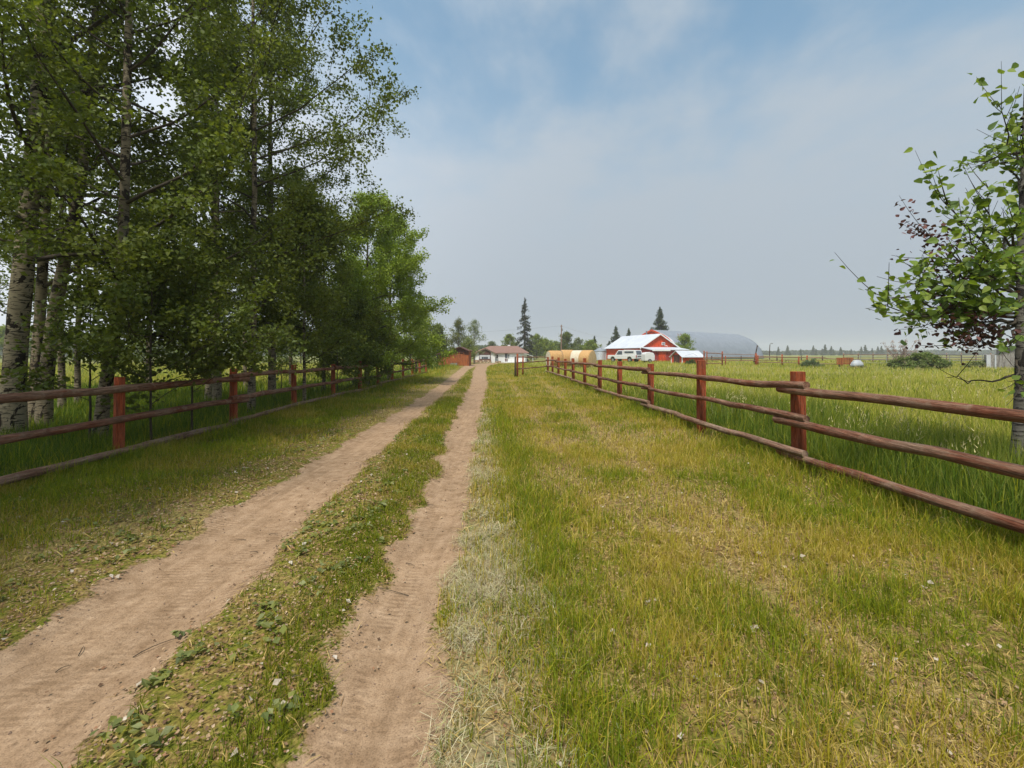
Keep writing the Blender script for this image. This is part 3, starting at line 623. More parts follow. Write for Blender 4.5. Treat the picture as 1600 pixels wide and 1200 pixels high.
# --- white bungalow (local origin: front-left corner on the ground, +x right, +y back)
HY = 100.0; hs = HY / F
h0 = empty('white_bungalow', (lx(741, HY), HY, -.32)); tag(h0, 'white bungalow with brown hipped roof and stone skirting at the end of the track', 'house')
W_, D_ = 82.5 * hs, 8.0; ez = 2.18; rz_ = 3.75
mb = MB(); mb.box(0, W_, 0, D_, 0, ez); mb.build('wall', M['white'], h0)
mb = MB(); o_ = .45
A, B, Cc, Dd = (-o_, -o_, ez), (W_ + o_, -o_, ez), (W_ + o_, D_ + o_, ez), (-o_, D_ + o_, ez); r1 = (3.2, D_ / 2, rz_); r2 = (W_ - 2.0, D_ / 2, rz_)
mb.add([A, B, Cc, Dd, r1, r2, (-o_, -o_, ez - .14), (W_ + o_, -o_, ez - .14), (W_ + o_, D_ + o_, ez - .14), (-o_, D_ + o_, ez - .14)],
       [(0, 1, 5, 4), (2, 3, 4, 5), (6, 7, 1, 0), (7, 8, 2, 1), (8, 9, 3, 2), (9, 6, 0, 3), (9, 8, 7, 6)], [(1, 2, 5), (3, 0, 4)])
rf = mb.build('roof', M['roofbrown'], h0); mb = MB(); mb.box(7.3, 7.9, D_ / 2 + .3, D_ / 2 + .9, 3.1, 4.0); mb.build('chimney', M['trim'], rf)
# projecting gabled bay
gx0, gx1, gz = .35, 4.6, 3.22; gm_ = 18.0 * hs
mb = MB(); mb.prism([(gx0, 0), (gx1, 0), (gx1, ez - .02), (gm_, gz - .16), (gx0, ez - .02)], -1.1, -.003); mb.build('bay_wall', M['white'], h0)
mb = MB()
for s, xe in ((-1, gx0 - .45), (1, gx1 + .45)):
    ze = ez - .2; V = [(gm_, -1.55, gz), (xe, -1.55, ze), (xe, 2.4, ze), (gm_, 2.4, gz), (gm_, -1.55, gz - .13), (xe, -1.55, ze - .13), (xe, 2.4, ze - .13), (gm_, 2.4, gz - .13)]
    mb.add(V, [(0, 1, 2, 3), (4, 7, 6, 5), (0, 4, 5, 1), (1, 5, 6, 2), (2, 6, 7, 3)])
mb.build('gable_roof', M['roofbrown'], h0)
a0, a1 = 8.0 * hs, 26.3 * hs
mb = MB(); mb.prism([(a0, ez - .35), (a1, ez - .35), (a1, ez + .22), (gm_, gz - .35), (a0, ez + .22)], -1.16, -1.105); mb.build('gable_board', M['brown'], h0)
wd_ = MB(); wd_.box(a0, a1, -1.19, -1.112, .62, ez - .36); wo = wd_.build('window', M['brown'], h0)
pm = MB(); pm.box(a0 + .1, a1 - .1, -1.2, -1.192, .82, ez - .48); pm.build('pane', M['glass'], wo)
cm = MB()
for q in (.16, 1.95): cm.box(a0 + q, a0 + q + .45, -1.215, -1.204, .86, ez - .9)
cm.box(a0 + .12, a1 - .12, -1.215, -1.204, ez - .88, ez - .52); cm.box(a0 + .98, a0 + 1.02, -1.215, -1.204, .86, ez - .9); cm.build('curtain', M['curtain'], wo)
mb = MB(); mb.box(35 * hs, 37.2 * hs, -.06, -.003, 1.0, 1.75); wo = mb.build('window', M['brown'], h0); mb = MB(); mb.box(35.4 * hs, 36.8 * hs, -.07, -.062, 1.06, 1.69); mb.build('pane', M['glass'], wo)
mb = MB(); mb.box(48 * hs, 52 * hs, -.06, -.003, .1, 2.0); do_ = mb.build('door', M['brown'], h0); mb = MB(); mb.box(48.6 * hs, 51.4 * hs, -.07, -.062, .9, 1.9); mb.build('pane', M['glass'], do_)
mb = MB(); mb.box(52.6 * hs, 55 * hs, -.06, -.003, .9, 1.9); wo = mb.build('window', M['trim'], h0); mb = MB(); mb.box(53 * hs, 54.6 * hs, -.07, -.062, .98, 1.82); mb.build('pane', M['glass'], wo)
mb = MB(); mb.box(-.1, 26.9 * hs, -1.5, -1.21, 0, .62); mb.box(27 * hs, 42 * hs, -.9, -.6, 0, .36); mb.build('stone_skirting', M['stone'], h0)
rl = MB()
for q in np.arange(46 * hs, 81 * hs, .55): rl.box(q, q + .07, -1.3, -1.24, 0, .95)
rl.box(46 * hs, 81 * hs, -1.31, -1.23, .9, .97); rl.box(46 * hs, 81 * hs, -1.31, -1.23, .2, .26); rl.build('railing', M['trim'], h0)
mb = MB(); mb.box(46 * hs, 81 * hs, -1.4, -.01, 0, .16); mb.build('porch_deck', M['trim'], h0)
# porch canopy at the far right
mb = MB(); mb.add([(78 * hs, -1.6, 2.05), (92 * hs, -1.2, 1.45), (92 * hs, 1.5, 1.45), (78 * hs, 1.5, 2.05), (78 * hs, -1.6, 1.97), (92 * hs, -1.2, 1.37), (92 * hs, 1.5, 1.37), (78 * hs, 1.5, 1.97)],
                  [(0, 1, 2, 3), (4, 7, 6, 5), (0, 4, 5, 1), (1, 5, 6, 2), (2, 6, 7, 3)]); mb.box(91 * hs, 91.6 * hs, -1.0, -.9, 0, 1.4); mb.build('lean_to_canopy', M['trim'], h0)

# --- rusty board shed left of track
SY_ = 61.0; ss = SY_ / F; sx0 = lx(685, SY_)
s0 = empty('board_shed', (sx0, SY_, float(tz(sx0, SY_)) - .05)); tag(s0, 'rust brown board shed with lopsided dark roof beside the track', 'shed')
sw = 47.5 * ss; pk = 34 * ss; hl, hp, hr = 1.62, 2.5, 1.95
mb = MB(); mb.prism([(0, 0), (sw, 0), (sw, hr), (pk, hp), (0, hl)], 0, 3.6); mb.build('wall', M['shedwood'], s0)
mb = MB(); mb.prism([(0.02, hl - .28), (pk, hp - .72), (sw - .02, hr - .42), (sw - .02, hr - .02), (pk, hp - .02), (.02, hl - .02)], -.03, -.004); mb.build('upper_boards', M['sheddark'], s0)
mb = MB()
for (xa, za, xb, zb) in ((-.4, hl - .14, pk + .02, hp + .03), (pk + .03, hp + .03, sw + .12, hr - .02)):
    mb.add([(xa, -.35, za), (xb, -.35, zb), (xb, 3.9, zb), (xa, 3.9, za), (xa, -.35, za + .1), (xb, -.35, zb + .1), (xb, 3.9, zb + .1), (xa, 3.9, za + .1)], [(3, 2, 1, 0), (4, 5, 6, 7), (0, 1, 5, 4), (1, 2, 6, 5), (2, 3, 7, 6), (3, 0, 4, 7)])
mb.build('roof', M['brown'], s0)
for q in (1.4, 2.1, 2.75, 3.35): mb = MB(); mb.box(q, q + .09, -.045, -.032, hl - .1, hl + .28); mb.build('batten', M['shedwood'], s0)
mb = MB(); mb.box(pk + .5, sw + .25, .6, 2.9, hr + .12, hr + .24); mb.build('loose_boards', M['railgrey'], s0)
mb = MB(); mb.box(sw * .4, sw * .62, -.05, -.006, .02, .42); mb.build('grey_patch', M['metal'], s0)

# --- red barn
bz = float(tz(25.9, 80)); b0 = empty('red_barn', (25.9, 80, bz), R(16.3)); tag(b0, 'bright red barn with white metal roof behind the white pickup', 'barn')
hw, bl, be, ba = 3.75, 12.5, 2.75 - bz, 5.05 - bz
mb = MB(); mb.prism([(-hw, 0), (hw, 0), (hw, be), (0, ba), (-hw, be)], 0, bl); mb.build('wall', M['barnred'], b0)
mb = MB()
for s in (-1, 1):
    xe = s * (hw + .3); ze = be - .18; mb.add([(0, -.35, ba + .03), (xe, -.35, ze + .03), (xe, bl + .3, ze + .03), (0, bl + .3, ba + .03), (0, -.35, ba + .11), (xe, -.35, ze + .11), (xe, bl + .3, ze + .11), (0, bl + .3, ba + .11)],
           [(3, 2, 1, 0) if s > 0 else (0, 1, 2, 3), (4, 5, 6, 7) if s > 0 else (7, 6, 5, 4), (0, 1, 5, 4), (1, 2, 6, 5), (2, 3, 7, 6)])
mb.build('roof', M['tinroof'], b0)
mb = MB()
for s in (-1, 1):
    xe = s * (hw + .33); ze = be - .2; mb.add([(0, -.42, ba + .13), (xe, -.42, ze + .13), (xe, -.42, ze - .1), (0, -.42, ba - .1), (0, -.36, ba + .13), (xe, -.36, ze + .13), (xe, -.36, ze - .1), (0, -.36, ba - .1)], [(0, 1, 2, 3), (7, 6, 5, 4), (0, 4, 5, 1), (3, 2, 6, 7), (1, 5, 6, 2)])
mb.build('barge_board', M['trim'], b0)
for ya_ in (-.03, bl - .1): mb = MB(); mb.box(-hw - .03, -hw + .1, ya_, ya_ + .13, 0, be - .15); mb.build('corner_board', M['trim'], b0)
mb = MB(); mb.box(.45, 1.1, -.10, -.003, 2.85 - .0, 3.35); vt = mb.build('vent_box', M['trim'], b0); mb = MB(); mb.box(.52, 1.03, -.12, -.105, 2.92, 3.28); mb.build('fan_grille', M['metal'], vt)
mb = MB(); mb.tube([(1.0, -.02, 2.72), (1.25, -.35, 2.75), (1.3, -.45, 2.62)], [.04, .04, .07], 8); mb.build('lamp_arm', M['trim'], b0)
mb = MB(); mb.tube([(.8, 5.2, ba - 1.2), (.8, 5.2, ba + .75)], .12, 10); mb.tube([(.8, 5.2, ba + .75), (.8, 5.2, ba + .85)], .17, 10); mb.build('stove_pipe', M['metal'], b0)
lt = 3.15
mb = MB(); mb.prism([(-.003, 0), (-.003, 2.38), (-lt, 1.92), (-lt, 0)], -hw + .02, hw - .3, 'x'); mb.build('lean_to_wall', M['barndull'], b0)
mb = MB(); mb.prism([(-.003, 2.42), (-.003, 2.50), (-lt - .25, 2.04), (-lt - .25, 1.94)], -hw - .15, hw - .1, 'x'); mb.build('lean_to_roof', M['tinroof'], b0)
mb = MB(); mb.box(-hw + .1, -.2, -lt - .33, -lt - .26, 1.78, 2.02); mb.build('eave_board', M['trim'], b0)
mb = MB(); mb.box(-2.3, -.9, -lt - .05, -lt - .003, 0, 1.7); dr = mb.build('stable_door', M['barnred'], b0)
mb = MB(); mb.box(-1.05, -.98, -lt - .09, -lt - .055, .8, .95); mb.build('handle', M['metal'], dr)

# --- arched steel building
qa = math.atan2(-.795, .606); qz = .3
q0 = empty('arched_steel_barn', (32, 104, qz), math.atan2(-.795, .606)); tag(q0, 'long grey arched steel barn with red end wall behind the red barn', 'barn')
HQ, WQ, LQ = 6.75, 7.1, 39.6
def arch(w_, h_, n=28):
    tx_ = np.array([0, .6, 1.26, 2.2, 3.2, 4.1, 5, 5.7, 6.2, 6.7, 7.1]); th_ = np.array([6.75, 6.52, 6.24, 5.86, 5.38, 4.82, 4.08, 3.22, 2.45, 1.35, 0])
    q = np.unique(np.concatenate([tx_, (tx_[1:] + tx_[:-1]) / 2])); P = [(-x_, float(np.interp(x_, tx_, th_))) for x_ in q[::-1]]; return P + [(-x_, z_) for x_, z_ in P[-2::-1]]
pa = arch(WQ, HQ); k = len(pa); V = [(p[0], yy, p[1]) for yy in np.linspace(0, LQ, 30) for p in pa]
Q = [(r * k + j, (r + 1) * k + j, (r + 1) * k + j + 1, r * k + j + 1) for r in range(29) for j in range(k - 1)]
mb = MB(); mb.add(V, Q); o = mb.build('arch_roof', M['steel'], q0, smooth=True); sm = o.modifiers.new('shell', 'SOLIDIFY'); sm.thickness = .08
ie = [(p[0] * .985, p[1] * .985) for p in pa]
mb = MB(); mb.prism(ie, -.02, .1); mb.build('end_wall', M['barnred'], q0)
mb = MB(); mb.prism(ie, LQ - .1, LQ + .02); mb.build('end_wall', M['steel'], q0)
mb = MB(); ko = len(pa)
for i in range(2, ko - 3):
    (xa, za), (xb, zb) = pa[i], pa[i + 1]; Vv = [(xa * 1.02, -.25, za * 1.02), (xb * 1.02, -.25, zb * 1.02), (xb * .965, -.25, zb * .965), (xa * .965, -.25, za * .965)]; Vv += [(v[0], -.03, v[2]) for v in Vv]
    mb.add(Vv, [(0, 1, 2, 3), (7, 6, 5, 4), (0, 4, 5, 1), (3, 2, 6, 7)])
mb.build('end_trim', M['barnred'], q0)
ld = empty('ladder', (37.0, 98.2, .3)); tag(ld, 'wooden ladder propped against the curved steel roof', 'ladder')
pb = at(1064, 540, 101); pt = at(1059, 521, 103.5); pb2 = at(1070, 540, 101); pt2 = at(1063.5, 521, 103.5)
for a_, b_ in ((pb, pt), (pb2, pt2)):
    mb = MB(); mb.tube([np.array((a_[0], a_[1], .3)) * 0 + a_ - np.array([0, 1.5, 3.2]) - ld.location, b_ - np.array(ld.location)], .06, 6); mb.build('stile', M['railgrey'], ld)
for q in np.linspace(.05, .95, 9):
    A_ = (pb - np.array([0, 1.5, 3.2])) * (1 - q) + pt * q; B_2 = (pb2 - np.array([0, 1.5, 3.2])) * (1 - q) + pt2 * q
    mb = MB(); mb.tube([A_ - ld.location, B_2 - ld.location], .045, 6); mb.build('rung', M['railgrey'], ld)

# --- little gabled coop
c_rot = R(22.4); cz = float(tz(23.2, 62)); c0 = empty('chicken_coop', (23.2, 62, cz - .05), c_rot); tag(c0, 'little red coop with white gable roof in front of the barn', 'shed')
cw, clen, ce, ca = 2.1, 3.7, 1.3 - cz, 2.02 - cz
mb = MB(); mb.prism([(0, 0), (cw, 0), (cw, ce), (cw / 2, ca), (0, ce)], 0, clen, 'x'); mb.build('wall', M['barnred'], c0)
mb = MB()
for s in (-1, 1):
    yc = cw / 2; ye = yc + s * (cw / 2 + .22); ze = ce - .14
    mb.add([(-.25, yc, ca + .03), (-.25, ye, ze), (clen + .2, ye, ze), (clen + .2, yc, ca + .03), (-.25, yc, ca + .1), (-.25, ye, ze + .07), (clen + .2, ye, ze + .07), (clen + .2, yc, ca + .1)], [(0, 1, 2, 3), (7, 6, 5, 4), (0, 4, 5, 1), (1, 5, 6, 2), (2, 6, 7, 3)])
mb.build('roof', M['tinroof'], c0)
for ya_ in (-.04, cw - .08): mb = MB(); mb.box(-.04, .06, ya_, ya_ + .12, 0, ce - .02); mb.build('corner_board', M['trim'], c0)
mb = MB(); mb.box(-.02, -.003, .45, cw - .45, .03, ce + .2); mb.build('front_panel', M['sheddark'], c0)
mb = MB(); mb.tube([(.2, -.25, ce + .1), (1.6, -.3, ce + .42), (2.4, -.28, ce + .05)], .015, 5); mb.build('roof_wire', M['metal'], c0)

# --- grain bin
gb = empty('grain_bin', (lx(938, 92), 92, .25)); tag(gb, 'small grey steel grain bin just left of the red barn', 'grain bin')
mb = MB(); th = np.arange(28) * 2 * math.pi / 28; rr_ = 1.35
V = [(rr_ * math.cos(t), rr_ * math.sin(t), z) for z in (0, 1.95) for t in th]; mb.add(V, [(j, (j + 1) % 28, 28 + (j + 1) % 28, 28 + j) for j in range(28)]); mb.build('bin_wall', M['binsteel'], gb)
mb = MB(); V = [((rr_ + .08) * math.cos(t), (rr_ + .08) * math.sin(t), 1.93) for t in th] + [(.2 * math.cos(t), .2 * math.sin(t), 2.6) for t in th]; mb.add(V, [(j, (j + 1) % 28, 28 + (j + 1) % 28, 28 + j) for j in range(28)]); mb.tube([(0, 0, 2.58), (0, 0, 2.7)], .25, 12); mb.build('conical_roof', M['steel'], gb)

# --- pickup truck
M['carwhite'] = simple('white_paint', (.68, .68, .67), (.60, .60, .59), 2, .25, spec=.5); M['rubber'] = simple('rubber', (.03, .03, .03)); M['redlens'] = simple('red_lens', (.55, .02, .02), None, 3, .2); M['chrome'] = simple('chrome', (.6, .6, .6), None, 3, .25, .8)
a_ = R(52); rc_ = np.array([lx(993, 68), 68.0]); tzv = float(tz(rc_[0], rc_[1])) + .02
# local +x = forward, local +y = right side... near side of the truck is local -y rotated towards the camera
fwd = np.array([-math.cos(a_), math.sin(a_)]); ang = math.atan2(fwd[1], fwd[0])
pk0 = empty('pickup_truck', (rc_[0], rc_[1], tzv), ang); tag(pk0, 'white pickup truck with white box topper parked before the red barn', 'pickup truck')
# near side is local y=0 .. far side is local y=-1.9 or +1.9: rear far corner = c + 1.9*(sin a, cos a)
sidev = np.array([math.sin(a_), math.cos(a_)]); yl = np.dot(sidev, [-math.sin(ang), math.cos(ang)]); SG = 1 if yl > 0 else -1
def ybox(mb, x0, x1, y0, y1, z0, z1): y0, y1 = sorted((SG * y0, SG * y1)); mb.box(x0, x1, y0, y1, z0, z1)
mb = MB()
def wheel_arch_profile():
    P = [(0, .55), (0, 1.12), (5.3, 1.10), (5.38, .95), (5.38, .5)]
    def arc(cx): return [(cx + .45 * math.cos(t), .42 + .45 * math.sin(t)) for t in np.linspace(.15, math.pi - .15, 9)]
    P += arc(4.35); P += arc(1.15); return P
WP = wheel_arch_profile()
import bmesh
def extrude_poly(name, P, y0, y1, mat, parent, bev=.03):
    bm = bmesh.new(); f = bm.faces.new([bm.verts.new((p[0], y0, p[1])) for p in P]); r = bmesh.ops.extrude_face_region(bm, geom=[f])
    vs_ = [v for v in r['geom'] if isinstance(v, bmesh.types.BMVert)]; bmesh.ops.translate(bm, verts=vs_, vec=(0, y1 - y0, 0)); bmesh.ops.recalc_face_normals(bm, faces=bm.faces)
    me = bpy.data.meshes.new(name); bm.to_mesh(me); bm.free(); o = link(name, me, mat, parent)
    if bev: m = o.modifiers.new('bevel', 'BEVEL'); m.width = bev; m.segments = 2; m.limit_method = 'ANGLE'
    return o
bd = extrude_poly('body', WP, 0, SG * 1.9, M['carwhite'], pk0, .05)
extrude_poly('cab', [(2.35, 1.1), (2.42, 1.82), (3.35, 1.84), (4.0, 1.12)], SG * .1, SG * 1.8, M['carwhite'], pk0, .06)
extrude_poly('topper', [(.05, 1.11), (.28, 1.86), (2.3, 1.9), (2.33, 1.11)], SG * .09, SG * 1.81, M['carwhite'], pk0, .06)
mb = MB(); ybox(mb, .45, 2.1, .075, .0885, 1.38, 1.68); mb.build('topper_window', M['glass'], pk0)
mb = MB(); mb.prism([(2.55, 1.2), (2.58, 1.72), (3.25, 1.74), (3.62, 1.2)], SG * .07, SG * .098); mb.build('side_window', M['glass'], pk0)
mb = MB(); V = [(.04, SG * .35, 1.25), (.04, SG * 1.55, 1.25), (.22, SG * 1.5, 1.75), (.22, SG * .4, 1.75)]; V = V + [(v[0] - .025, v[1], v[2]) for v in V]; mb.add(V, [(0, 1, 2, 3), (7, 6, 5, 4), (0, 4, 5, 1), (1, 5, 6, 2), (2, 6, 7, 3), (3, 7, 4, 0)]); mb.build('rear_window', M['glass'], pk0)
for yy in (.06, 1.66):
    mb = MB(); ybox(mb, -.03, -.002, yy, yy + .18, .78, 1.08); mb.build('tail_light', M['redlens'], pk0)
mb = MB(); ybox(mb, -.02, -.002, .5, 1.4, .88, .98); mb.build('tailgate_badge', M['black'], pk0)
mb = MB(); ybox(mb, -.2, -.03, .1, 1.8, .48, .66); mb.build('bumper', M['chrome'], pk0)
mb = MB(); ybox(mb, 5.382, 5.5, .1, 1.8, .45, .65); mb.build('bumper', M['chrome'], pk0)
for cx in (1.15, 4.35):
    for yy in (.06, 1.62):
        mb = MB(); mb.tube([(0, SG * yy, 0), (0, SG * (yy + .22), 0)], .37, 20); wo = mb.build('wheel', M['rubber'], pk0, loc=(cx, 0, .37))
        mb = MB(); mb.tube([(0, SG * (yy - .012) if yy < 1 else SG * (yy + .23), 0), (0, SG * (yy + .02) if yy < 1 else SG * (yy + .2), 0)], .2, 16); mb.build('rim', M['chrome'], wo)
# white enclosed trailer just behind
tp = empty('covered_trailer', (lx(1008, 66), 66, float(tz(19, 66))), R(8)); tag(tp, 'small white rounded trailer standing just right of the pickup', 'trailer')
extrude_poly('body', [(0, .3), (0, 1.25), (.15, 1.5), (.7, 1.58), (1.3, 1.45), (1.5, 1.1), (1.5, .45), (1.35, .3)], 0, 1.4, M['carwhite'], tp, .06)
for yy in (-.12, 1.42):
    mb = MB(); mb.tube([(0, yy, 0), (0, yy + .12, 0)], .28, 16); wo = mb.build('wheel', M['rubber'], tp, loc=(.7, 0, .28)); mb = MB(); mb.tube([(0, yy - .01, 0), (0, yy + .13, 0)], .13, 12); mb.build('rim', M['chrome'], wo)
mb = MB(); mb.tube([(1.5, .7, .42), (2.1, .7, .4)], .04, 8); mb.build('tow_bar', M['metal'], tp)

# --- round bales
def hay_mat():
    m, n, b = newmat('hay'); b.inputs['Roughness'].default_value = .95
    h = noise(n, 7, 6, .7, mscale=(3, 1, 1)); n.links.new(ramp(n, h, [(.3, (.30, .15, .05)), (.5, (.48, .28, .11)), (.7, (.58, .38, .18))]), b.inputs['Base Color']); bump(n, b, h, .8, .05); return m
M['hay'] = hay_mat(); M['haynet'] = simple('weathered_hay', (.62, .56, .44), (.5, .42, .3), 4, .95, bs=.5); M['hayend'] = simple('hay_end', (.60, .43, .24), (.40, .26, .13), 9, .95, bs=.5)
def bale(cx, cy, rot, label, L=1.5, r=.98, mat=None, seed=0):
    e = empty('hay_bale', (cx, cy, float(tz(cx, cy))), rot); g = np.random.default_rng(seed); k = 36; V = []; prof = [(-L / 2, 0), (-L / 2, r * .9), (-L / 2 + .05, r * .97), (-L / 2 + .14, r), (L / 2 - .14, r), (L / 2 - .05, r * .97), (L / 2, r * .9), (L / 2, 0)]
    wob = 1 + .03 * np.sin(np.arange(k) / k * 2 * math.pi * 3 + seed) + (g.random(k) - .5) * .03
    def ring(x_, q): return [(x_, q * wob[j] * math.cos(2 * math.pi * j / k), r * .97 + max(q * wob[j] * math.sin(2 * math.pi * j / k), -r * .95)) for j in range(k)]
    mb = MB(); V = sum([ring(a, b) for a, b in prof[1:-1]], []); nr = 6
    mb.add(V, [(i * k + j, i * k + (j + 1) % k, (i + 1) * k + (j + 1) % k, (i + 1) * k + j) for i in range(nr - 1) for j in range(k)]); mb.build('rolled_side', mat or M['hay'], e, smooth=True)
    for s in (-1, 1):
        mb = MB(); V = ring(s * L / 2, r * .9) + ring(s * (L / 2 + .03), r * .5) + [(s * (L / 2 + .05), 0, r * .97)]
        Q = [(j, (j + 1) % k, k + (j + 1) % k, k + j) for j in range(k)]; T = [(k + j, k + (j + 1) % k, 2 * k) for j in range(k)]
        if s < 0: Q = [q[::-1] for q in Q]; T = [t[::-1] for t in T]
        mb.add(V, Q, T); mb.build('rolled_end', M['hayend'] if s > 0 else M['haynet'], e, smooth=True)
    tag(e, label, 'hay bale', 'round hay bales beyond the end of the right fence'); return e
bale(lx(866, 52.5), 52.5, R(14), 'round hay bale with a pale end, farthest left of the bales', 1.5, 1.0, None, 1)
bale(lx(886, 52.9), 52.9, R(12), 'tan round hay bale second from the left in its row', 1.5, 1.02, None, 2)
bale(lx(904, 51.8), 51.8, R(-28), 'pale topped round hay bale second from the right', 1.4, .98, M['haynet'], 3)
bale(lx(918, 50.8), 50.8, R(-40), 'orange ended round hay bale nearest the grain bin', 1.3, .98, None, 4)

# --- poles
up = empty('utility_pole', (lx(877, 120), 120, 0)); tag(up, 'tall bare wooden utility pole behind the hay bales', 'utility pole')
mb = MB(); mb.tube([(0, 0, -.2), (0, 0, 4), (.05, 0, 9.3)], [.17, .15, .12], 10); mb.build('pole', M['railgrey'], up); mb = MB(); mb.box(-.35, .35, -.06, .06, 8.85, 8.97); mb.build('cross_arm', M['railgrey'], up)
mb = MB(); mb.tube([(.28, 0, 7.6), (.28, 0, 8.3)], .14, 10); mb.build('transformer', M['metal'], up)
wr = MB()
p0 = np.array(up.location) + [0, 0, 9.0]
for p1 in (np.array([46.0, 170, 7.2]), np.array([-60.0, 150, 8.5])):
    t = np.linspace(0, 1, 14)[:, None]; P = p0 * (1 - t) + p1 * t; P[:, 2] -= 1.2 * (4 * t * (1 - t))[:, 0]; wr.tube(P - p0, .018, 4)
wo_ = wr.build('power_line', M['metal'], None, loc=tuple(p0)); tag(wo_, 'thin sagging power line strung from the tall utility pole', 'power line')
ul = empty('yard_light', (lx(1202.5, 95), 95, .3)); tag(ul, 'slim yard light pole with hooked lamp head right of the steel barn', 'yard light')
mb = MB(); mb.tube([(0, 0, -.2), (0, 0, 2.2), (.08, 0, 3.25)], [.09, .08, .07], 8); mb.build('pole', M['darkpost'], ul)
mb = MB(); mb.tube([(.08, 0, 3.2), (.15, 0, 3.42), (.35, 0, 3.5)], .05, 8); mb.build('arm', M['metal'], ul); mb = MB(); mb.blob((.48, 0, 3.47), (.26, .16, .1)); mb.build('lamp_head', M['metal'], ul)
tp2 = empty('telephone_pole', (lx(697.5, 75), 75, -.1)); tag(tp2, 'short dark telephone pole between the trees left of the board shed', 'utility pole')
mb = MB(); mb.tube([(0, 0, -.2), (0, 0, 4.4)], [.12, .09], 8); mb.build('pole', M['darkpost'], tp2); mb = MB(); mb.box(-.3, .3, -.04, .04, 4.0, 4.1); mb.build('cross_arm', M['darkpost'], tp2)

# --- paddock fence right of the coop (all at about Y 55)
PY = 55.0
pf = empty('paddock_fence', (lx(1130, PY), PY, 0)); tag(pf, 'red post paddock fence crossing the field in front of the grey arched barn', 'fence')
gzr = lambda px, Yv: float(tz(lx(px, Yv), Yv))
Ps = [(1100, 55, 548, .085), (1104.5, 55.6, 549, .06), (1128.5, 54.5, 549, .085), (1133.5, 56, 556, .07), (1181, 54, 552, .12), (1184, 55, 555, .09), (1222, 54, 553.5, .085), (1248, 53, 557, .085), (1261, 53, 555.5, .09), (1315, 51, 559, .09)]
for px, yv, ty, r_ in Ps:
    zt = at(px, ty, yv)[2]; z0 = gzr(px, yv); post_obj(pf, lx(px, yv), yv, zt - z0, r_, M['post'], z=z0)
def rp(x0_, y0_, Ya, x1_, y1_, Yb, r_, mat, sd): rail_between(pf, at(x0_, y0_, Ya), at(x1_, y1_, Yb), r_, mat, .02, sd)
for k, (a1_, b1_) in enumerate(((551, 553), (561, 562.5), (567.5, 568))): rp(1099, a1_, 54.8, 1130, b1_, 54.3, .055, M['rail'], 200 + k)
for k, (a1_, b1_, r_) in enumerate(((553.3, 554.3, .035), (558, 558.6, .03), (563, 563.2, .05))): rp(1129, a1_, 54.4, 1181, b1_, 53.8, r_, M['railgrey'], 210 + k)
for k, (a1_, b1_) in enumerate(((556.5, 558.5), (565.5, 567.5))): rp(1183, a1_, 53.8, 1261, b1_, 52.8, .045, M['railgrey'], 220 + k)
for k, (a1_, b1_) in enumerate(((558.5, 561.5), (567.5, 569.5))): rp(1260, a1_, 52.8, 1318, b1_, 51, .045, M['railgrey'], 230 + k)
mb = MB(); mb.tube([at(1178, 566, 54.2) - np.array(pf.location), at(1183.5, 539.5, 54.2) - np.array(pf.location)], [.08, .06], 8); mb.build('leaning_pole', M['darkpost'], pf)
f2 = empty('board_fence', (lx(1158, 78), 78, 0)); tag(f2, 'low dark board fence behind the paddock fence, before the arched barn', 'fence')
for px in (1112, 1158, 1214, 1252, 1285): post_obj(f2, lx(px, 78), 78, at(px, 556, 78)[2] - gzr(px, 78), .09, M['darkpost'], z=gzr(px, 78))
for k, yy in enumerate((558.5, 563)): rail_between(f2, at(1100, yy, 78), at(1290, yy, 78), .06, M['railgrey'], .02, 240 + k)

ob = empty('board_pile', (lx(1320, 50), 50, 0)); tag(ob, 'orange stained board panel lying beside the upturned white boat', 'board')
mb = MB(); z0 = at(1320, 571, 50)[2]
for k in range(4): mb.box(-.9, .95, -.03 + k * .004, .03 + k * .004, .45 + k * .19 - .0, .45 + k * .19 + .16)
mb.build('boards', M['shedwood'], ob); mb = MB(); mb.box(-.6, -.5, .05, .13, 0, 1.15); mb.box(.6, .7, .05, .13, 0, 1.1); mb.build('brace', M['darkpost'], ob)
M['greyhull'] = simple('grey_hull', (.40, .42, .44), (.30, .32, .34), 3, .6)
bt = empty('upturned_boat', (lx(1339, 48), 48, -.12), R(28)); tag(bt, 'upturned white boat hull lying in the grass left of the dark bush', 'boat')
bm_V = []; nu, nv = 18, 8
for i in range(nu + 1):
    for j in range(nv + 1):
        u = i / nu * 2 - 1; v = j / nv * math.pi; wdt = .62 * max(1 - abs(u) ** 2.6, .01) ** .6; hh_ = .62 * max(1 - abs(u) ** 4, .05) ** .5
        bm_V.append((u * .85, -wdt * .8 * math.cos(v), .42 + hh_ * math.sin(v)))
mb = MB(); mb.add(bm_V, [(i * (nv + 1) + j, (i + 1) * (nv + 1) + j, (i + 1) * (nv + 1) + j + 1, i * (nv + 1) + j + 1) for i in range(nu) for j in range(nv)]); o = mb.build('hull', M['greyhull'], bt, smooth=True); m = o.modifiers.new('shell', 'SOLIDIFY'); m.thickness = .04
mb = MB(); mb.tube([(-.8, 0, 1.0), (0, 0, 1.06), (.8, 0, 1.0)], .025, 6); mb.build('keel', M['trim'], bt)
mb = MB()
for q in (-.7, .7): mb.box(q - .06, q + .06, -.55, .55, 0, .42)
mb.build('trestle', M['railgrey'], bt)

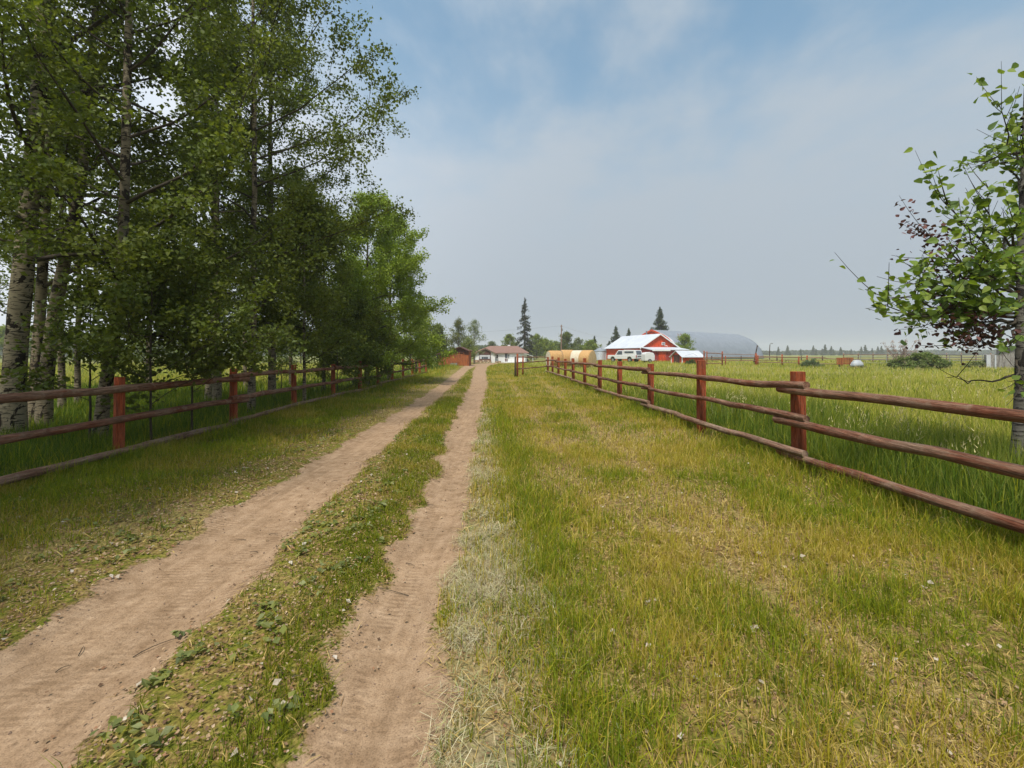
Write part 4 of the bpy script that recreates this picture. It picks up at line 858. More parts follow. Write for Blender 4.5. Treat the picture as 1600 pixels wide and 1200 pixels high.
cfz = empty('corral_fence', (lx(1440, 72), 72, 0)); tag(cfz, 'weathered grey rail corral running along the far side of the paddock at the right', 'fence')
for px in range(1318, 1640, 23): post_obj(cfz, lx(px, 72), 72, 1.45, .07, M['railgrey'], z=gzr(px, 72))
for k, z in enumerate((.75, 1.1, 1.45)):
    for px in range(1318, 1617, 46): rail_between(cfz, (lx(px - 1, 72), 71.9, z), (lx(px + 47, 72), 71.9, z + .03), .05, M['railgrey'], .02, 300 + k * 20 + px)
# --- pipe fence far right
pp = empty('pipe_fence', (lx(1450, 60), 60, 0)); tag(pp, 'thin grey pipe corral fence behind the dark bush', 'fence')
for px in (1345, 1385, 1425, 1466, 1484, 1502, 1535): 
    mb = MB(); loc = np.array([lx(px, 60), 60, gzr(px, 60)]); mb.tube([(0, 0, -.2), (0, 0, at(px, 553.5, 60)[2] - loc[2])], .035, 6); mb.build('post', M['metal'], pp, loc=tuple(loc - np.array(pp.location)))
for k, (ya, yb) in enumerate(((552.5, 554.5), (557.5, 559), (562, 563.5), (567, 568))):
    mb = MB(); mb.tube([at(1330, ya, 60) - np.array(pp.location), at(1545, yb, 60) - np.array(pp.location)], .04, 6); mb.build('rail', M['metal'], pp)
mb = MB(); q_ = at(1466, 554.5, 58) - np.array(pp.location); q2 = at(1502, 555, 58) - np.array(pp.location); mb.tube([q_, q2], .05, 6); mb.tube([q_, q_ - [0.1, 0, 1.7]], .04, 6); mb.tube([q2, q2 - [-.1, 0, 1.7]], .04, 6); mb.build('feed_rack', M['darkpost'], pp)
M['greyboard'] = board_mat('grey_barn_board', (.30, .28, .26), (.20, .185, .17), (4, 4, .4))
gs = empty('grey_plank_shed', (lx(1541, 47), 47, 0), R(-44)); tag(gs, 'weathered grey plank shed behind the poplar at the right edge', 'shed')
mb = MB(); mb.prism([(0, 0), (8, 0), (8, 2.1), (4.4, 3.0), (.95, 2.0), (.95, 1.6), (0, 1.5)], 0, 5); mb.build('wall', M['greyboard'], gs)
mb = MB(); mb.box(.02, .32, -.05, -.004, 0, 1.5); mb.box(.6, .72, -.05, -.004, 0, 1.5); mb.build('pale_board', M['curtain'], gs)
mb = MB(); 
for (xa, za, xb, zb) in ((.8, 2.0, 4.42, 3.06), (4.43, 3.06, 8.3, 2.08)):
    mb.add([(xa, -.3, za), (xb, -.3, zb), (xb, 5.3, zb), (xa, 5.3, za), (xa, -.3, za + .08), (xb, -.3, zb + .08), (xb, 5.3, zb + .08), (xa, 5.3, za + .08)], [(3, 2, 1, 0), (4, 5, 6, 7), (0, 1, 5, 4), (1, 2, 6, 5), (2, 3, 7, 6), (3, 0, 4, 7)])
mb.build('roof', M['metal'], gs)
mb = MB(); mb.box(2.0, 3.2, -.04, -.004, .2, 1.8); mb.build('door', M['darkpost'], gs)

# ------------------------------------------------------------------ trees
ASP = [(.105, .135, .020), (.14, .175, .025), (.075, .10, .018), (.185, .21, .035), (.115, .155, .036)]
ASP2 = [(.18, .235, .03), (.23, .285, .04), (.13, .185, .026), (.29, .33, .055)]
def limbpath(g, start, az, el, L, k=7, curve=.35, sag=0):
    P = [np.array(start, float)]; d = np.array([math.cos(az) * math.cos(el), math.sin(az) * math.cos(el), math.sin(el)]); s = L / (k - 1)
    for i in range(k - 1):
        d = d + g.normal(0, .13, 3) + np.array([0, 0, curve * .12 - sag * .1]); d /= np.linalg.norm(d); P.append(P[-1] + d * s)
    return np.array(P)
def tree_meshes(seed, H, r0, cb, cr, nl, leaves, lsize, cols, ctrl=None, bias=(0, 0), el=(18, 55), shape=.75, twigs=8, lean=(0, 0), spread=.13, droop=0, flare=1.25, lowdrop=0.0):
    g = np.random.default_rng(seed); k = 16; t = np.linspace(0, 1, k)
    if ctrl is not None:
        cz = [c[2] for c in ctrl]; z = t * H; cx = np.interp(z, cz, [c[0] for c in ctrl]); cyy = np.interp(z, cz, [c[1] for c in ctrl])
        cx = np.convolve(np.pad(cx, 1, 'edge'), [.25, .5, .25], 'valid'); cyy = np.convolve(np.pad(cyy, 1, 'edge'), [.25, .5, .25], 'valid')
    else:
        z = t * H; cx = lean[0] * t + np.cumsum(g.normal(0, .012 * H / k * 2, k)); cyy = lean[1] * t + np.cumsum(g.normal(0, .012 * H / k * 2, k)); cx -= cx[0]; cyy -= cyy[0]
    P = np.stack([cx, cyy, z], 1); P[0, 2] = -.25
    rad = r0 * (1 - t) ** .75 + .006; rad *= 1 + (flare - 1) * np.exp(-z / .5); rad *= 1 + (g.random(k) - .5) * .06
    # finer rings for a smooth trunk
    tt = np.linspace(0, 1, 48); Pf = np.stack([np.interp(tt, t, P[:, i]) for i in range(3)], 1); rf_ = np.interp(tt, t, rad) * (1 + (g.random(48) - .5) * .05)
    tr = MB(); tr.tube(Pf, rf_, 14 if r0 > .08 else 8)
    br = MB(); LP = []; wsum = []
    for i in range(nl):
        f = (i + .5 + g.normal(0, .3)) / nl; f = min(max(f, 0.0), .99); hz = cb + (H - cb) * f ** .9
        base = np.array([np.interp(hz, z, P[:, 0]), np.interp(hz, z, P[:, 1]), hz]); az = i * 2.4 + g.normal(0, .45)
        prof = ((1 - f) ** shape) * (.75 + .25 * min(f / .2, 1)); L = cr * prof * (.75 + .5 * g.random()) + .25
        L *= 1 + bias[0] * math.cos(az - bias[1])
        e = R(el[0] + (el[1] - el[0]) * f + g.normal(0, 8) - (lowdrop * (1 - f)))
        lp = limbpath(g, base, az, e, L, curve=.4, sag=droop * (1 - f)); rr0 = min(np.interp(hz, z, rad) * .45, .012 + L * .012)
        br.tube(lp, np.linspace(rr0, .005, len(lp)), 5, cap=False)
        LP.append((lp[2:], L * .3))
        for q in range(twigs):
            u = .25 + .75 * (q + g.random()) / twigs; pt_ = np.array([np.interp(u * (len(lp) - 1), range(len(lp)), lp[:, c]) for c in range(3)])
            tl = L * (.16 + .26 * g.random()) * (1.25 - .6 * u) + .15
            tp_ = limbpath(g, pt_, az + g.normal(0, 1.0), e + g.normal(0, .45), tl, 4, .3, droop); br.tube(tp_, np.linspace(min(rr0 * .5, .007), .003, 4), 3, cap=False); LP.append((tp_, tl))
    Wt = np.array([w_ for _, w_ in LP]); Wt /= Wt.sum(); cnt = g.multinomial(leaves, Wt); pts = []; cc = []
    cols = np.array(cols)
    for (lp, _), c in zip(LP, cnt):
        if c == 0: continue
        u = np.sqrt(g.random(c)) * (len(lp) - 1); p = np.stack([np.interp(u, range(len(lp)), lp[:, q]) for q in range(3)], 1) + g.normal(0, spread, (c, 3)) * np.array([1, 1, .8]); pts.append(p)
        base = cols[g.integers(0, len(cols))]; cc.append((base * .55 + cols[g.integers(0, len(cols), c)] * .45) * (1 + (g.random((c, 1)) - .5) * .35))
    pts = np.vstack(pts); cc = np.vstack(cc); kk = pts[:, 2] > .12; pts = pts[kk]; cc = cc[kk]
    V, Q, _, col = leaf_quads(pts, lsize, .25, cc, g)
    return tr, br, (V, Q, col), Pf
_proto = {}
def make_tree(name, label, cat, loc, bark, group=None, rot=0.0, key=None, scale=1.0, **kw):
    root = empty(name, loc, rot); root.scale = (scale,) * 3
    if key and key in _proto:
        for nm, me, mt in _proto[key]: link(nm, me, mt, root)
    else:
        tr, br, (V, Q, col), _ = tree_meshes(**kw); parts = []
        o = tr.build('trunk', bark, root, smooth=True); parts.append(('trunk', o.data, bark))
        o = br.build('branches', M['twig'], root, smooth=True); parts.append(('branches', o.data, M['twig']))
        me = raw_mesh('crown', V, Q, col=col); o = link('crown', me, M['leaf'], root); parts.append(('crown', me, M['leaf']))
        if key: _proto[key] = parts
    tag(root, label, cat, group); return root
G1 = 'aspens in the grove left of the track'
def aspen(px, Yv, label, key=None, bark='aspen', **kw):
    X_ = lx(px, Yv); d = dict(H=12, r0=.13, cb=2.2, cr=2.4, nl=34, leaves=20000, lsize=.070, cols=ASP, bias=(.2, 0), seed=int(px * 7 + Yv))
    d.update(kw); rot = d.pop('rot', 0.0); sc = d.pop('scale', 1.0)
    return make_tree('aspen_tree', label, 'aspen tree', (X_, Yv, float(tz(X_, Yv))), M[bark], G1, rot, key, sc, **d)
# nearest trunks, shaped after the photograph
aspen(16, 8.3, 'thickest white barked aspen with black scars at the left edge of the grove', r0=.17, H=14, cb=3.0, cr=2.6, nl=34, leaves=22652, ctrl=[(0, 0, 0), (.12, 0, 2), (.38, 0, 4.5), (.60, 0, 7.3), (.7, .1, 14)], bias=(.25, .3), flare=1.35)
aspen(52, 9.9, 'slim mossy aspen standing directly behind the thick scarred trunk', bark='aspendark', r0=.11, H=11, cb=3.0, cr=1.9, nl=24, leaves=11779, ctrl=[(0, 0, 0), (.15, 0, 2.5), (.35, 0, 6), (.5, 0, 11)])
aspen(66, 9.5, 'grey aspen leaning right beside the slim mossy trunk', bark='aspendark', r0=.125, H=11.5, cb=3.2, cr=2.1, nl=24, leaves=12685, ctrl=[(0, 0, 0), (.12, 0, 1.6), (.38, 0, 3.2), (.85, 0, 5.2), (1.3, 0, 11.5)])
aspen(150, 8.1, 'pale aspen with a bent base standing behind the nearest left fence post', bark='aspendark', r0=.095, H=12.5, cb=1.9, cr=2.7, nl=46, leaves=27183, ctrl=[(0, 0, 0), (.12, 0, .8), (.40, 0, 2.2), (.50, 0, 4), (.7, 0, 12.5)], bias=(.3, -.2), lowdrop=16)
aspen(97, 12.5, 'thin upright aspen deep in the grove at the left', bark='aspendark', r0=.075, H=10, cb=2.6, cr=1.7, nl=24, leaves=9061)
aspen(122, 13.6, 'thin brown stemmed aspen between the leaning and the bent ones', bark='aspendark', r0=.07, H=10, cb=2.4, cr=1.7, nl=24, leaves=9061)
aspen(323, 14.3, 'white stemmed aspen of the close pair left of the second fence post', r0=.085, H=11.5, cb=2.2, cr=2.3, nl=32, leaves=19932, ctrl=[(0, 0, 0), (.2, 0, 2.0), (.2, 0, 11.5)], bias=(.2, 0))
aspen(338, 13.8, 'dark stemmed aspen of the close pair left of the second fence post', bark='aspendark', r0=.105, H=13, cb=2.2, cr=2.7, nl=38, leaves=27183, bias=(.25, 0), lowdrop=14)
aspen(384, 20, 'slender aspen in the middle of the grove behind the second fence post', bark='aspendark', r0=.08, H=10, cb=2.0, cr=2.0, nl=26, leaves=13591)
aspen(455, 21.5, 'pale slender aspen seen just left of the third fence post', r0=.08, H=10, cb=1.8, cr=2.2, nl=28, leaves=15403)
aspen(424, 15.4, 'tall full crowned aspen rising over the middle of the left fence', bark='aspendark', r0=.115, H=14, cb=1.9, cr=3.0, nl=44, leaves=36244, bias=(.28, -.2), lowdrop=14)
aspen(476, 13.6, 'dark thin stemmed aspen hugging the fence right of the third post', bark='aspendark', r0=.045, H=6.2, cb=1.3, cr=1.7, nl=26, leaves=13591, el=(20, 60), lowdrop=6)
aspen(392, 12.0, 'tall aspen whose crown reaches highest over the track', bark='aspendark', r0=.085, H=14.5, cb=2.6, cr=3.1, nl=44, leaves=36244, bias=(.30, 0), lowdrop=10, shape=.5)
aspen(505, 18.5, 'bushy aspen with branches hanging over the fence mid length', bark='aspendark', r0=.07, H=7.2, cb=.9, cr=2.1, nl=34, leaves=21746, cols=ASP + ASP2, bias=(.2, 0), lowdrop=18)
aspen(574, 22.0, 'broad bright green aspen at the road end of the grove', r0=.10, H=8.9, cb=.9, cr=2.75, nl=46, leaves=38056, lsize=.085, cols=[(.22, .29, .035), (.27, .34, .045), (.17, .235, .03)], bias=(.22, 0), lowdrop=18, shape=.6)
aspen(608, 25.5, 'last bright green aspen of the grove, spreading towards the board shed', r0=.10, H=8.9, cb=.8, cr=2.9, nl=46, leaves=36244, lsize=.09, cols=[(.22, .29, .035), (.27, .34, .045), (.17, .235, .03)], bias=(.25, 0), lowdrop=16, shape=.6)
aspen(-1900, 2.6, 'tall aspen added out of frame left of the camera to shade the verge', key='side', bark='aspendark', r0=.12, H=13, cb=2.0, cr=3.0, nl=40, leaves=25584, seed=901)  # added beyond the left frame edge so its crown shades the near verge
for q, (xx, yy) in enumerate(((-6.8, 1.2), (-6.6, -2.6), (-8.6, -.6), (-7.0, -6.0), (-9.0, -5.0))):  # more aspens added out of frame for the shade they throw on the left verge
    make_tree('aspen_tree', 'aspen added out of frame behind the viewpoint to shade the left verge', 'aspen tree', (xx, yy, 0), M['aspendark'], G1, q * 1.3, 'side', 1.0)
# background of the grove
aspen(232, 19, 'full aspen in the back row between the bent and the paired ones', bark='aspendark', r0=.09, H=9.5, cb=1.8, cr=2.3, nl=30, leaves=16309, cols=ASP + ASP2[:2])
aspen(25, 17, 'back row aspen seen past the thick trunk at the left edge', bark='aspendark', r0=.09, H=8, cb=2.2, cr=2.0, nl=26, leaves=10873)
aspen(545, 33, 'far bushy aspen behind the road end of the grove', bark='aspendark', r0=.09, H=8.2, cb=1.2, cr=2.8, nl=34, leaves=19932, lsize=.10)
aspen(455, 30, 'far aspen closing the back of the grove near its middle', bark='aspendark', r0=.09, H=9, cb=1.6, cr=2.8, nl=34, leaves=18122, lsize=.10)
aspen(330, 30, 'far aspen at the back of the grove left of its middle', bark='aspendark', r0=.09, H=9, cb=1.8, cr=2.8, nl=30, leaves=15403, lsize=.10)
# undergrowth saplings by the fence
def sapling(px, Yv, label, **kw):
    X_ = lx(px, Yv); d = dict(H=2.6, r0=.013, cb=.5, cr=.8, nl=18, leaves=1500, lsize=.06, cols=ASP, seed=int(px * 3 + Yv * 5), twigs=4, el=(25, 60), spread=.09, flare=1.0); d.update(kw)
    return make_tree('aspen_sapling', label, 'sapling', (X_, Yv, float(tz(X_, Yv))), M['twig'], 'young aspens along the left fence', **d)
sapling(236, 7.6, 'leafy young aspen poking through the rails beside the nearest left post', H=3.3, cb=.7, cr=1.35, nl=30, leaves=7500, lsize=.07, bias=(.3, 0))
sapling(140, 7.6, 'low young aspen covering the middle rail left of the nearest post', H=2.6, cb=.6, cr=.8, leaves=2400, lsize=.07)
sapling(300, 8.6, 'young aspen with rounded leaves over the top rail between first and second posts', H=3.2, cb=.8, cr=1.25, nl=26, leaves=6000, lsize=.07, bias=(.3, 0))
sapling(300, 14.2, 'small dark sapling at the foot of the paired aspens', H=1.8, cb=.3, leaves=900)
sapling(527, 17.0, 'young aspen bush growing through the rails at the fourth post', H=3.6, cb=.2, cr=1.5, nl=28, leaves=7500, lsize=.075)
sapling(556, 19.3, 'young aspen bush growing through the rails at the fifth post', H=3.6, cb=.2, cr=1.5, nl=28, leaves=7500, lsize=.075)
sapling(577, 21.3, 'young aspen bush growing through the rails near the sixth post', H=3.4, cb=.15, cr=1.5, nl=28, leaves=7500, lsize=.08)
sapling(420, 17, 'dark spindly sapling between third post and the paired aspens', H=2.2, cb=.5, leaves=1000)
sapling(440, 18.5, 'spindly sapling just left of the third fence post', H=2.0, cb=.5, leaves=900)

# mid-distance trees
G2 = 'trees round the farmyard'
def mtree(name, px, Yv, label, key=None, cat='tree', bark='aspendark', **kw):
    X_ = lx(px, Yv); d = dict(H=7, r0=.12, cb=.8, cr=2.4, nl=30, leaves=6500, lsize=.16, cols=ASP2 + [(.15, .19, .06)], seed=int(px * 5 + Yv), spread=.25, twigs=5); d.update(kw); rot = d.pop('rot', 0.0); sc = d.pop('scale', 1.0)
    return make_tree(name, label, cat, (X_, Yv, float(tz(X_, Yv))), M[bark], G2, rot, key, sc, **d)
mtree('poplar_tree', 641, 46, 'green poplar just behind the far end of the left fence', H=6.6, cr=2.4, cb=.5)
mtree('poplar_tree', 662, 52, 'rounded poplar between the left fence end and the board shed', H=6.6, cr=2.6, cb=.4)
mtree('poplar_tree', 684, 66, 'dark leafed poplar peeking over the left end of the board shed', H=5.4, cr=2.3, cb=.4, cols=ASP)
mtree('poplar_tree', 716, 84, 'olive green cone shaped tree behind the board shed', H=8.0, cr=3.0, cb=.6, cols=[(.15, .17, .045), (.12, .15, .04), (.19, .19, .06)], shape=1.0)
mtree('poplar_tree', 741, 88, 'airy pale poplar between the shed and the white house', H=8.0, cr=2.8, cb=1.6, leaves=3200, cols=[(.22, .25, .12), (.17, .21, .09)])
mtree('poplar_tree', 731, 80, 'low yellow green bush beside the left wall of the house', H=4.0, cr=1.9, cb=.3, leaves=3500, cols=[(.20, .24, .07), (.16, .20, .05)])
mtree('poplar_tree', 796, 128, 'round green tree showing over the right half of the house roof', H=6.9, cr=3.4, cb=.5, leaves=5000, lsize=.24)
mtree('poplar_tree', 838, 125, 'green tree just right of the tall spruce', H=6.3, cr=3.8, cb=.3, leaves=5500, lsize=.24)
mtree('poplar_tree', 852, 135, 'bushy green tree between the tall spruce and the utility pole', H=5.2, cr=4.0, cb=.3, leaves=5500, lsize=.24, cols=ASP2)
mtree('poplar_tree', 886, 125, 'dark rounded tree right behind the utility pole', H=6.9, cr=3.4, cb=.5, leaves=5500, lsize=.24, cols=ASP)
mtree('poplar_tree', 903, 132, 'thin grey green tree right of the utility pole', H=5.4, cr=3.0, cb=.5, leaves=2600, lsize=.24, cols=[(.18, .21, .10)])
mtree('poplar_tree', 868, 140, 'pale shrubby tree left of the utility pole', H=4.6, cr=3.0, cb=.4, leaves=3000, lsize=.24)
mtree('poplar_tree', 922, 120, 'low bright green tree above the rightmost hay bale', H=4.2, cr=3.4, cb=.3, leaves=4500, lsize=.22, cols=ASP2)
mtree('poplar_tree', 1070, 97, 'yellow green tree growing between the red barn and arched roof', H=4.9, cr=2.4, cb=1.2, leaves=4500, lsize=.2, cols=[(.24, .30, .05), (.19, .26, .04)])
mtree('poplar_tree', 768, 135, 'faint tree top over the left half of the house roof', H=4.9, cr=3.2, cb=.5, leaves=3000, lsize=.24, cols=[(.15, .18, .09)])
for q, (px, yv, hh) in enumerate(((600, 70, 6.5), (560, 75, 6.0), (515, 72, 5.5), (470, 80, 6.0), (425, 78, 6.5), (380, 85, 6.0), (330, 80, 5.0), (280, 90, 6.5), (225, 85, 6.0), (170, 90, 6.5), (115, 88, 6.0), (60, 92, 7), (5, 95, 7))):
    mtree('hedgerow_tree', px, yv, 'low hedgerow tree glimpsed beyond the grove', key='hedge', rot=q * 1.1, scale=hh / 6.0, H=6, cr=3.4, cb=.3, leaves=6000, lsize=.24, cols=ASP2)

# conifers
def conifer_mesh(seed, H, rb, nwh, per, dens, dead=0.0, droop=.35, cols=((.055, .085, .035), (.075, .10, .045), (.09, .105, .055)), nl=.28, gap=.0):
    g = np.random.default_rng(seed); tr = MB(); tr.tube([(0, 0, -.2), (.03, 0, H * .5), (0, 0, H)], [H * .016, H * .010, .02], 8); pts = []; dirs = []; br = MB()
    for i in range(nwh):
        f = i / nwh; z = H * (.06 + .93 * f ** .95); L0 = rb * (1 - f) ** .85 + .12
        for j in range(per):
            if g.random() < gap: continue
            az = g.random() * 6.283; L = L0 * (.6 + .6 * g.random()); k = 6; d = np.array([math.cos(az), math.sin(az)]); t = np.linspace(0, 1, k)
            P = np.stack([d[0] * L * t, d[1] * L * t, z - droop * L * t ** 1.2 + .18 * L * t ** 3], 1); br.tube(P, np.linspace(.018 * H / 10 + .01, .006, k), 3, cap=False)
            n = int(dens * L) + 3; u = g.random(n) ** .7; p = np.stack([np.interp(u, t, P[:, q]) for q in range(3)], 1); p += g.normal(0, .07 * rb / 2, (n, 3)); p[:, 2] -= g.random(n) * .12 * rb; pts.append(p)
    n = int(dens * 1.5) + 10; zt = H * (.88 + .12 * g.random(n)); pts.append(np.stack([g.normal(0, .06, n), g.normal(0, .06, n), zt], 1))
    pts = np.vstack(pts); c = np.array(cols)[g.integers(0, len(cols), len(pts))] * (1 + (g.random((len(pts), 1)) - .5) * .5)
    V, Q, _, col = leaf_quads(pts, nl, .2, c, g, aspect=.45); return tr, br, (V, Q, col)
def spruce(px, Yv, label, key=None, group=None, scale=1.0, rot=0, z=None, **kw):
    X_ = lx(px, Yv); root = empty('spruce_tree', (X_, Yv, float(tz(X_, Yv)) if z is None else z), rot); root.scale = (scale,) * 3
    if key and key in _proto:
        for nm, me, mt in _proto[key]: link(nm, me, mt, root)
    else:
        tr, br, (V, Q, col) = conifer_mesh(**kw); a = tr.build('trunk', M['spruce_bark'], root, smooth=True); b = br.build('branches', M['spruce_bark'], root); me = raw_mesh('crown', V, Q, col=col); link('crown', me, M['needle'], root)
        if key: _proto[key] = [('trunk', a.data, M['spruce_bark']), ('branches', b.data, M['spruce_bark']), ('crown', me, M['needle'])]
    tag(root, label, 'spruce tree', group); return root
G3 = 'spruces behind the farm buildings'
spruce(820, 112, 'very tall ragged spruce rising right behind the white house', seed=3, H=15.6, rb=3.1, nwh=34, per=6, dens=26, droop=.55, nl=.36, gap=.42, group=G3, cols=((.05, .065, .04), (.07, .08, .05), (.09, .09, .065)))
spruce(1031, 118, 'spruce standing over the peak of the arched barn', seed=4, H=13.5, rb=3.6, nwh=30, per=8, dens=30, droop=.1, nl=.34, group=G3, gap=.15)
spruce(962, 125, 'spruce above the left slope of the barn roof, taller of the close two', seed=5, H=9.0, rb=2.6, nwh=24, per=7, dens=24, nl=.34, group=G3)
spruce(982.5, 135, 'shorter spruce above the middle of the barn roof', seed=6, H=8.9, rb=2.0, nwh=24, per=7, dens=24, nl=.34, group=G3)
spruce(929, 130, 'small dark spruce behind the hay bales', seed=7, H=6.4, rb=1.7, nwh=20, per=7, dens=22, nl=.34, group=G3)
spruce(952, 130, 'low dark spruce just left of the barn roof edge', seed=8, H=5.0, rb=2.0, nwh=16, per=7, dens=22, nl=.34, group=G3)
spruce(690, 62, 'slim dark spruce beside the left end of the board shed', seed=9, H=5.0, rb=1.1, nwh=20, per=6, dens=30, nl=.2, group=G3)
g9 = np.random.default_rng(9)
for q, px in enumerate((1217, 1230, 1234, 1252, 1271, 1275, 1285, 1289, 1299, 1303, 1313, 1322, 1330, 1346, 1352, 1358, 1364, 1371, 1378, 1505, 1512, 1520, 1168, 1188)):
    spruce(px + g9.normal(0, 1), 420 + g9.normal(0, 12), 'small distant spruce on the far horizon beyond the paddock', key='farsp', group='distant spruces along the horizon', scale=(.60 + .45 * g9.random()) * (.7 if px in (1234, 1275, 1322, 1358, 1520, 1188) else 1), rot=q * 1.7, z=0.0, seed=21, H=9.5, rb=2.6, nwh=18, per=6, dens=8, nl=.9)
# far-off wood as one mass
def wood_mass(name, x0, x1, yc, hh, n, ls, label, cols, seed):
    g = np.random.default_rng(seed); x_ = x0 + (x1 - x0) * g.random(n); y_ = yc + g.normal(0, 6, n); top = hh * (.45 + .75 * fbm(x_, x_ * 0 + 3, (x1 - x0) / 40, 3, 3)); z_ = top * g.random(n) ** .8
    c = np.array(cols)[g.integers(0, len(cols), n)] * (1 + (g.random((n, 1)) - .5) * .3); V, Q, _, col = leaf_quads(np.stack([x_, y_, z_], 1), ls, .2, c, g)
    me = raw_mesh(name, V, Q, col=col); tag(link(name, me, M['leaf']), label, 'woodland', kind='stuff')
wood_mass('distant_woodland', 90, 1100, 560, 6.0, 15000, 3.2, 'thin dark band of woodland along the right horizon', [(.06, .08, .04), (.08, .10, .05)], 1)
wood_mass('distant_treeline', -700, 60, 330, 9.0, 22000, 2.4, 'distant treeline behind the grove and the farmyard on the left', [(.07, .11, .035), (.09, .13, .045)], 2)

# --- poplar at right with large leaves
def heart_leaves(P, size, cols, g_, down=.5):
    n = len(P); nn = g_.normal(0, 1, (n, 3)); nn[:, 2] = np.abs(nn[:, 2]) + .35; nn[:, 1] -= .2; nn /= np.linalg.norm(nn, axis=1)[:, None]
    t = g_.normal(0, 1, (n, 3)); t[:, 2] -= down; t -= nn * (t * nn).sum(1)[:, None]; t /= np.linalg.norm(t, axis=1)[:, None] + 1e-9; b = np.cross(nn, t); s = (size * (.6 + .65 * g_.random(n)))[:, None]
    prof = [(-.50, 0, 0), (-.42, .28, .06), (-.12, .44, .10), (.22, .27, .06), (.62, 0, 0), (.22, -.27, .06), (-.12, -.44, .10), (-.42, -.28, .06)]
    pts = [P + t * s * a + b * s * w_ + nn * s * h_ for a, w_, h_ in prof]; pts.append(P + t * s * .05)
    V = np.stack(pts, 1).reshape(-1, 3); base = np.arange(n)[:, None, None] * 9; T = (base + np.array([(i, (i + 1) % 8, 8) for i in range(8)])[None]).reshape(-1, 3)
    return V, T, np.repeat(cols, 9, 0)
pr = empty('poplar_tree', (6.17, 5.6, 0)); tag(pr, 'near poplar with large heart shaped leaves behind the right fence', 'poplar tree')
g = np.random.default_rng(44); H_ = 4.9
tz_ = np.linspace(0, 1, 40); tx = np.stack([.03 * np.sin(tz_ * 9) + .12 * tz_, .03 * np.cos(tz_ * 7) - .03, -.2 + (H_ + .2) * tz_], 1)
mb = MB(); rad_ = .088 * (1 - tz_) ** .7 + .008; rad_ *= 1 + (g.random(40) - .5) * .10; mb.tube(tx, rad_ * .76, 14)
mb.build('trunk', M['poplar'], pr, smooth=True)
br = MB(); LL = []; DD = []
tips = [(1352, 452, 4.9, 2.05, 1), (1378, 475, 4.8, 1.95, .8), (1415, 412, 5.1, 2.25, 1), (1400, 478, 5.2, 2.1, .8), (1462, 300, 5.3, 2.6, 1), (1500, 345, 5.0, 2.5, 1), (1470, 395, 5.0, 2.35, 1), (1430, 440, 5.3, 2.2, 1), (1540, 285, 5.2, 2.9, 1), (1520, 410, 4.8, 2.4, 1),
        (1562, 165, 5.4, 3.8, 1), (1590, 200, 5.1, 3.6, 1), (1590, 330, 4.7, 2.9, 1), (1580, 400, 4.6, 2.5, 1), (1545, 470, 4.8, 2.2, 1), (1490, 460, 5.1, 2.15, 1), (1560, 545, 4.9, 1.9, .3), (1600, 600, 5.0, 1.6, .3),
        (1438, 352, 5.4, 2.2, 2), (1455, 400, 5.5, 2.2, 2), (1440, 500, 5.3, 2.0, 2), (1492, 530, 5.2, 1.95, 2), (1520, 510, 5.1, 2.05, 2), (1470, 470, 5.4, 2.1, 2), (1480, 590, 5.4, 1.35, 0)]
for px, py, yv, z0_, kind in tips:
    tip = at(px, py, yv) - np.array([6.17, 5.6, 0]); s_ = np.array([np.interp(z0_, tx[:, 2], tx[:, 0]), 0, z0_]); t = np.linspace(0, 1, 9)[:, None]; mid = (s_ + tip) / 2 + np.array([0, 0, -.12]) + g.normal(0, .08, 3)
    P = (1 - t) ** 2 * s_ + 2 * t * (1 - t) * mid + t ** 2 * tip; P[1:-1] += g.normal(0, .02, (7, 3)); L = np.linalg.norm(tip - s_); br.tube(P, np.linspace(.010 + .005 * L, .003, 9), 6, cap=False); dst = DD if kind == 2 else LL
    if kind: dst.append((P[3:], L * (kind if kind < 1 else 1) * 1.3))
    for q in range(int(6 + L * 3) if kind else 2):
        u = .3 + .68 * g.random(); p0_ = np.array([np.interp(u * 8, range(9), P[:, c]) for c in range(3)]); d = tip - s_; d = d / np.linalg.norm(d) + g.normal(0, .55, 3); d /= np.linalg.norm(d); tl = .18 + .38 * g.random()
        Q_ = p0_ + d * np.linspace(0, tl, 4)[:, None] + np.array([0, 0, .1]) * (np.linspace(0, 1, 4) ** 2)[:, None]; br.tube(Q_, np.linspace(.005, .002, 4), 4, cap=False)
        if kind: dst.append((Q_, tl * 1.6 * (kind if kind < 1 else 1)))
for i in range(26):   # rest of the crown, beyond the picture's edge
    z0_ = 1.9 + 2.7 * (i / 26); az = R(-62 + 130 * ((i * .618) % 1)); L = (1.6 * (1 - i / 30)) + .2; P = limbpath(g, (.1, 0, z0_), az, R(25), L, 8); br.tube(P, np.linspace(.02, .004, 8), 5, cap=False); LL.append((P[2:], L * 1.1))
    for q in range(6):
        p0_ = P[2 + q % 5]; Q_ = limbpath(g, p0_, az + g.normal(0, .9), R(20), .5, 4); br.tube(Q_, np.linspace(.005, .002, 4), 4, cap=False); LL.append((Q_, .6))
br.build('branches', M['twig'], pr, smooth=True)
def put(LL, dens, spread):
    out_ = []
    for P, w_ in LL:
        n = g.poisson(dens * w_); u = g.random(n) ** .8 * (len(P) - 1); out_.append(np.stack([np.interp(u, range(len(P)), P[:, c]) for c in range(3)], 1) + g.normal(0, spread, (n, 3)))
    return np.vstack(out_)
P = put(LL, 10.5, .055); cl_ = np.array([(.15, .22, .03), (.20, .27, .04), (.11, .17, .028), (.25, .31, .06), (.15, .22, .08)])[g.integers(0, 5, len(P))] * (1 + (g.random((len(P), 1)) - .5) * .3)
V, T, col = heart_leaves(P, .084, cl_, g); link('crown', raw_mesh('crown', V, None, T, col=col), M['leaf'], pr)
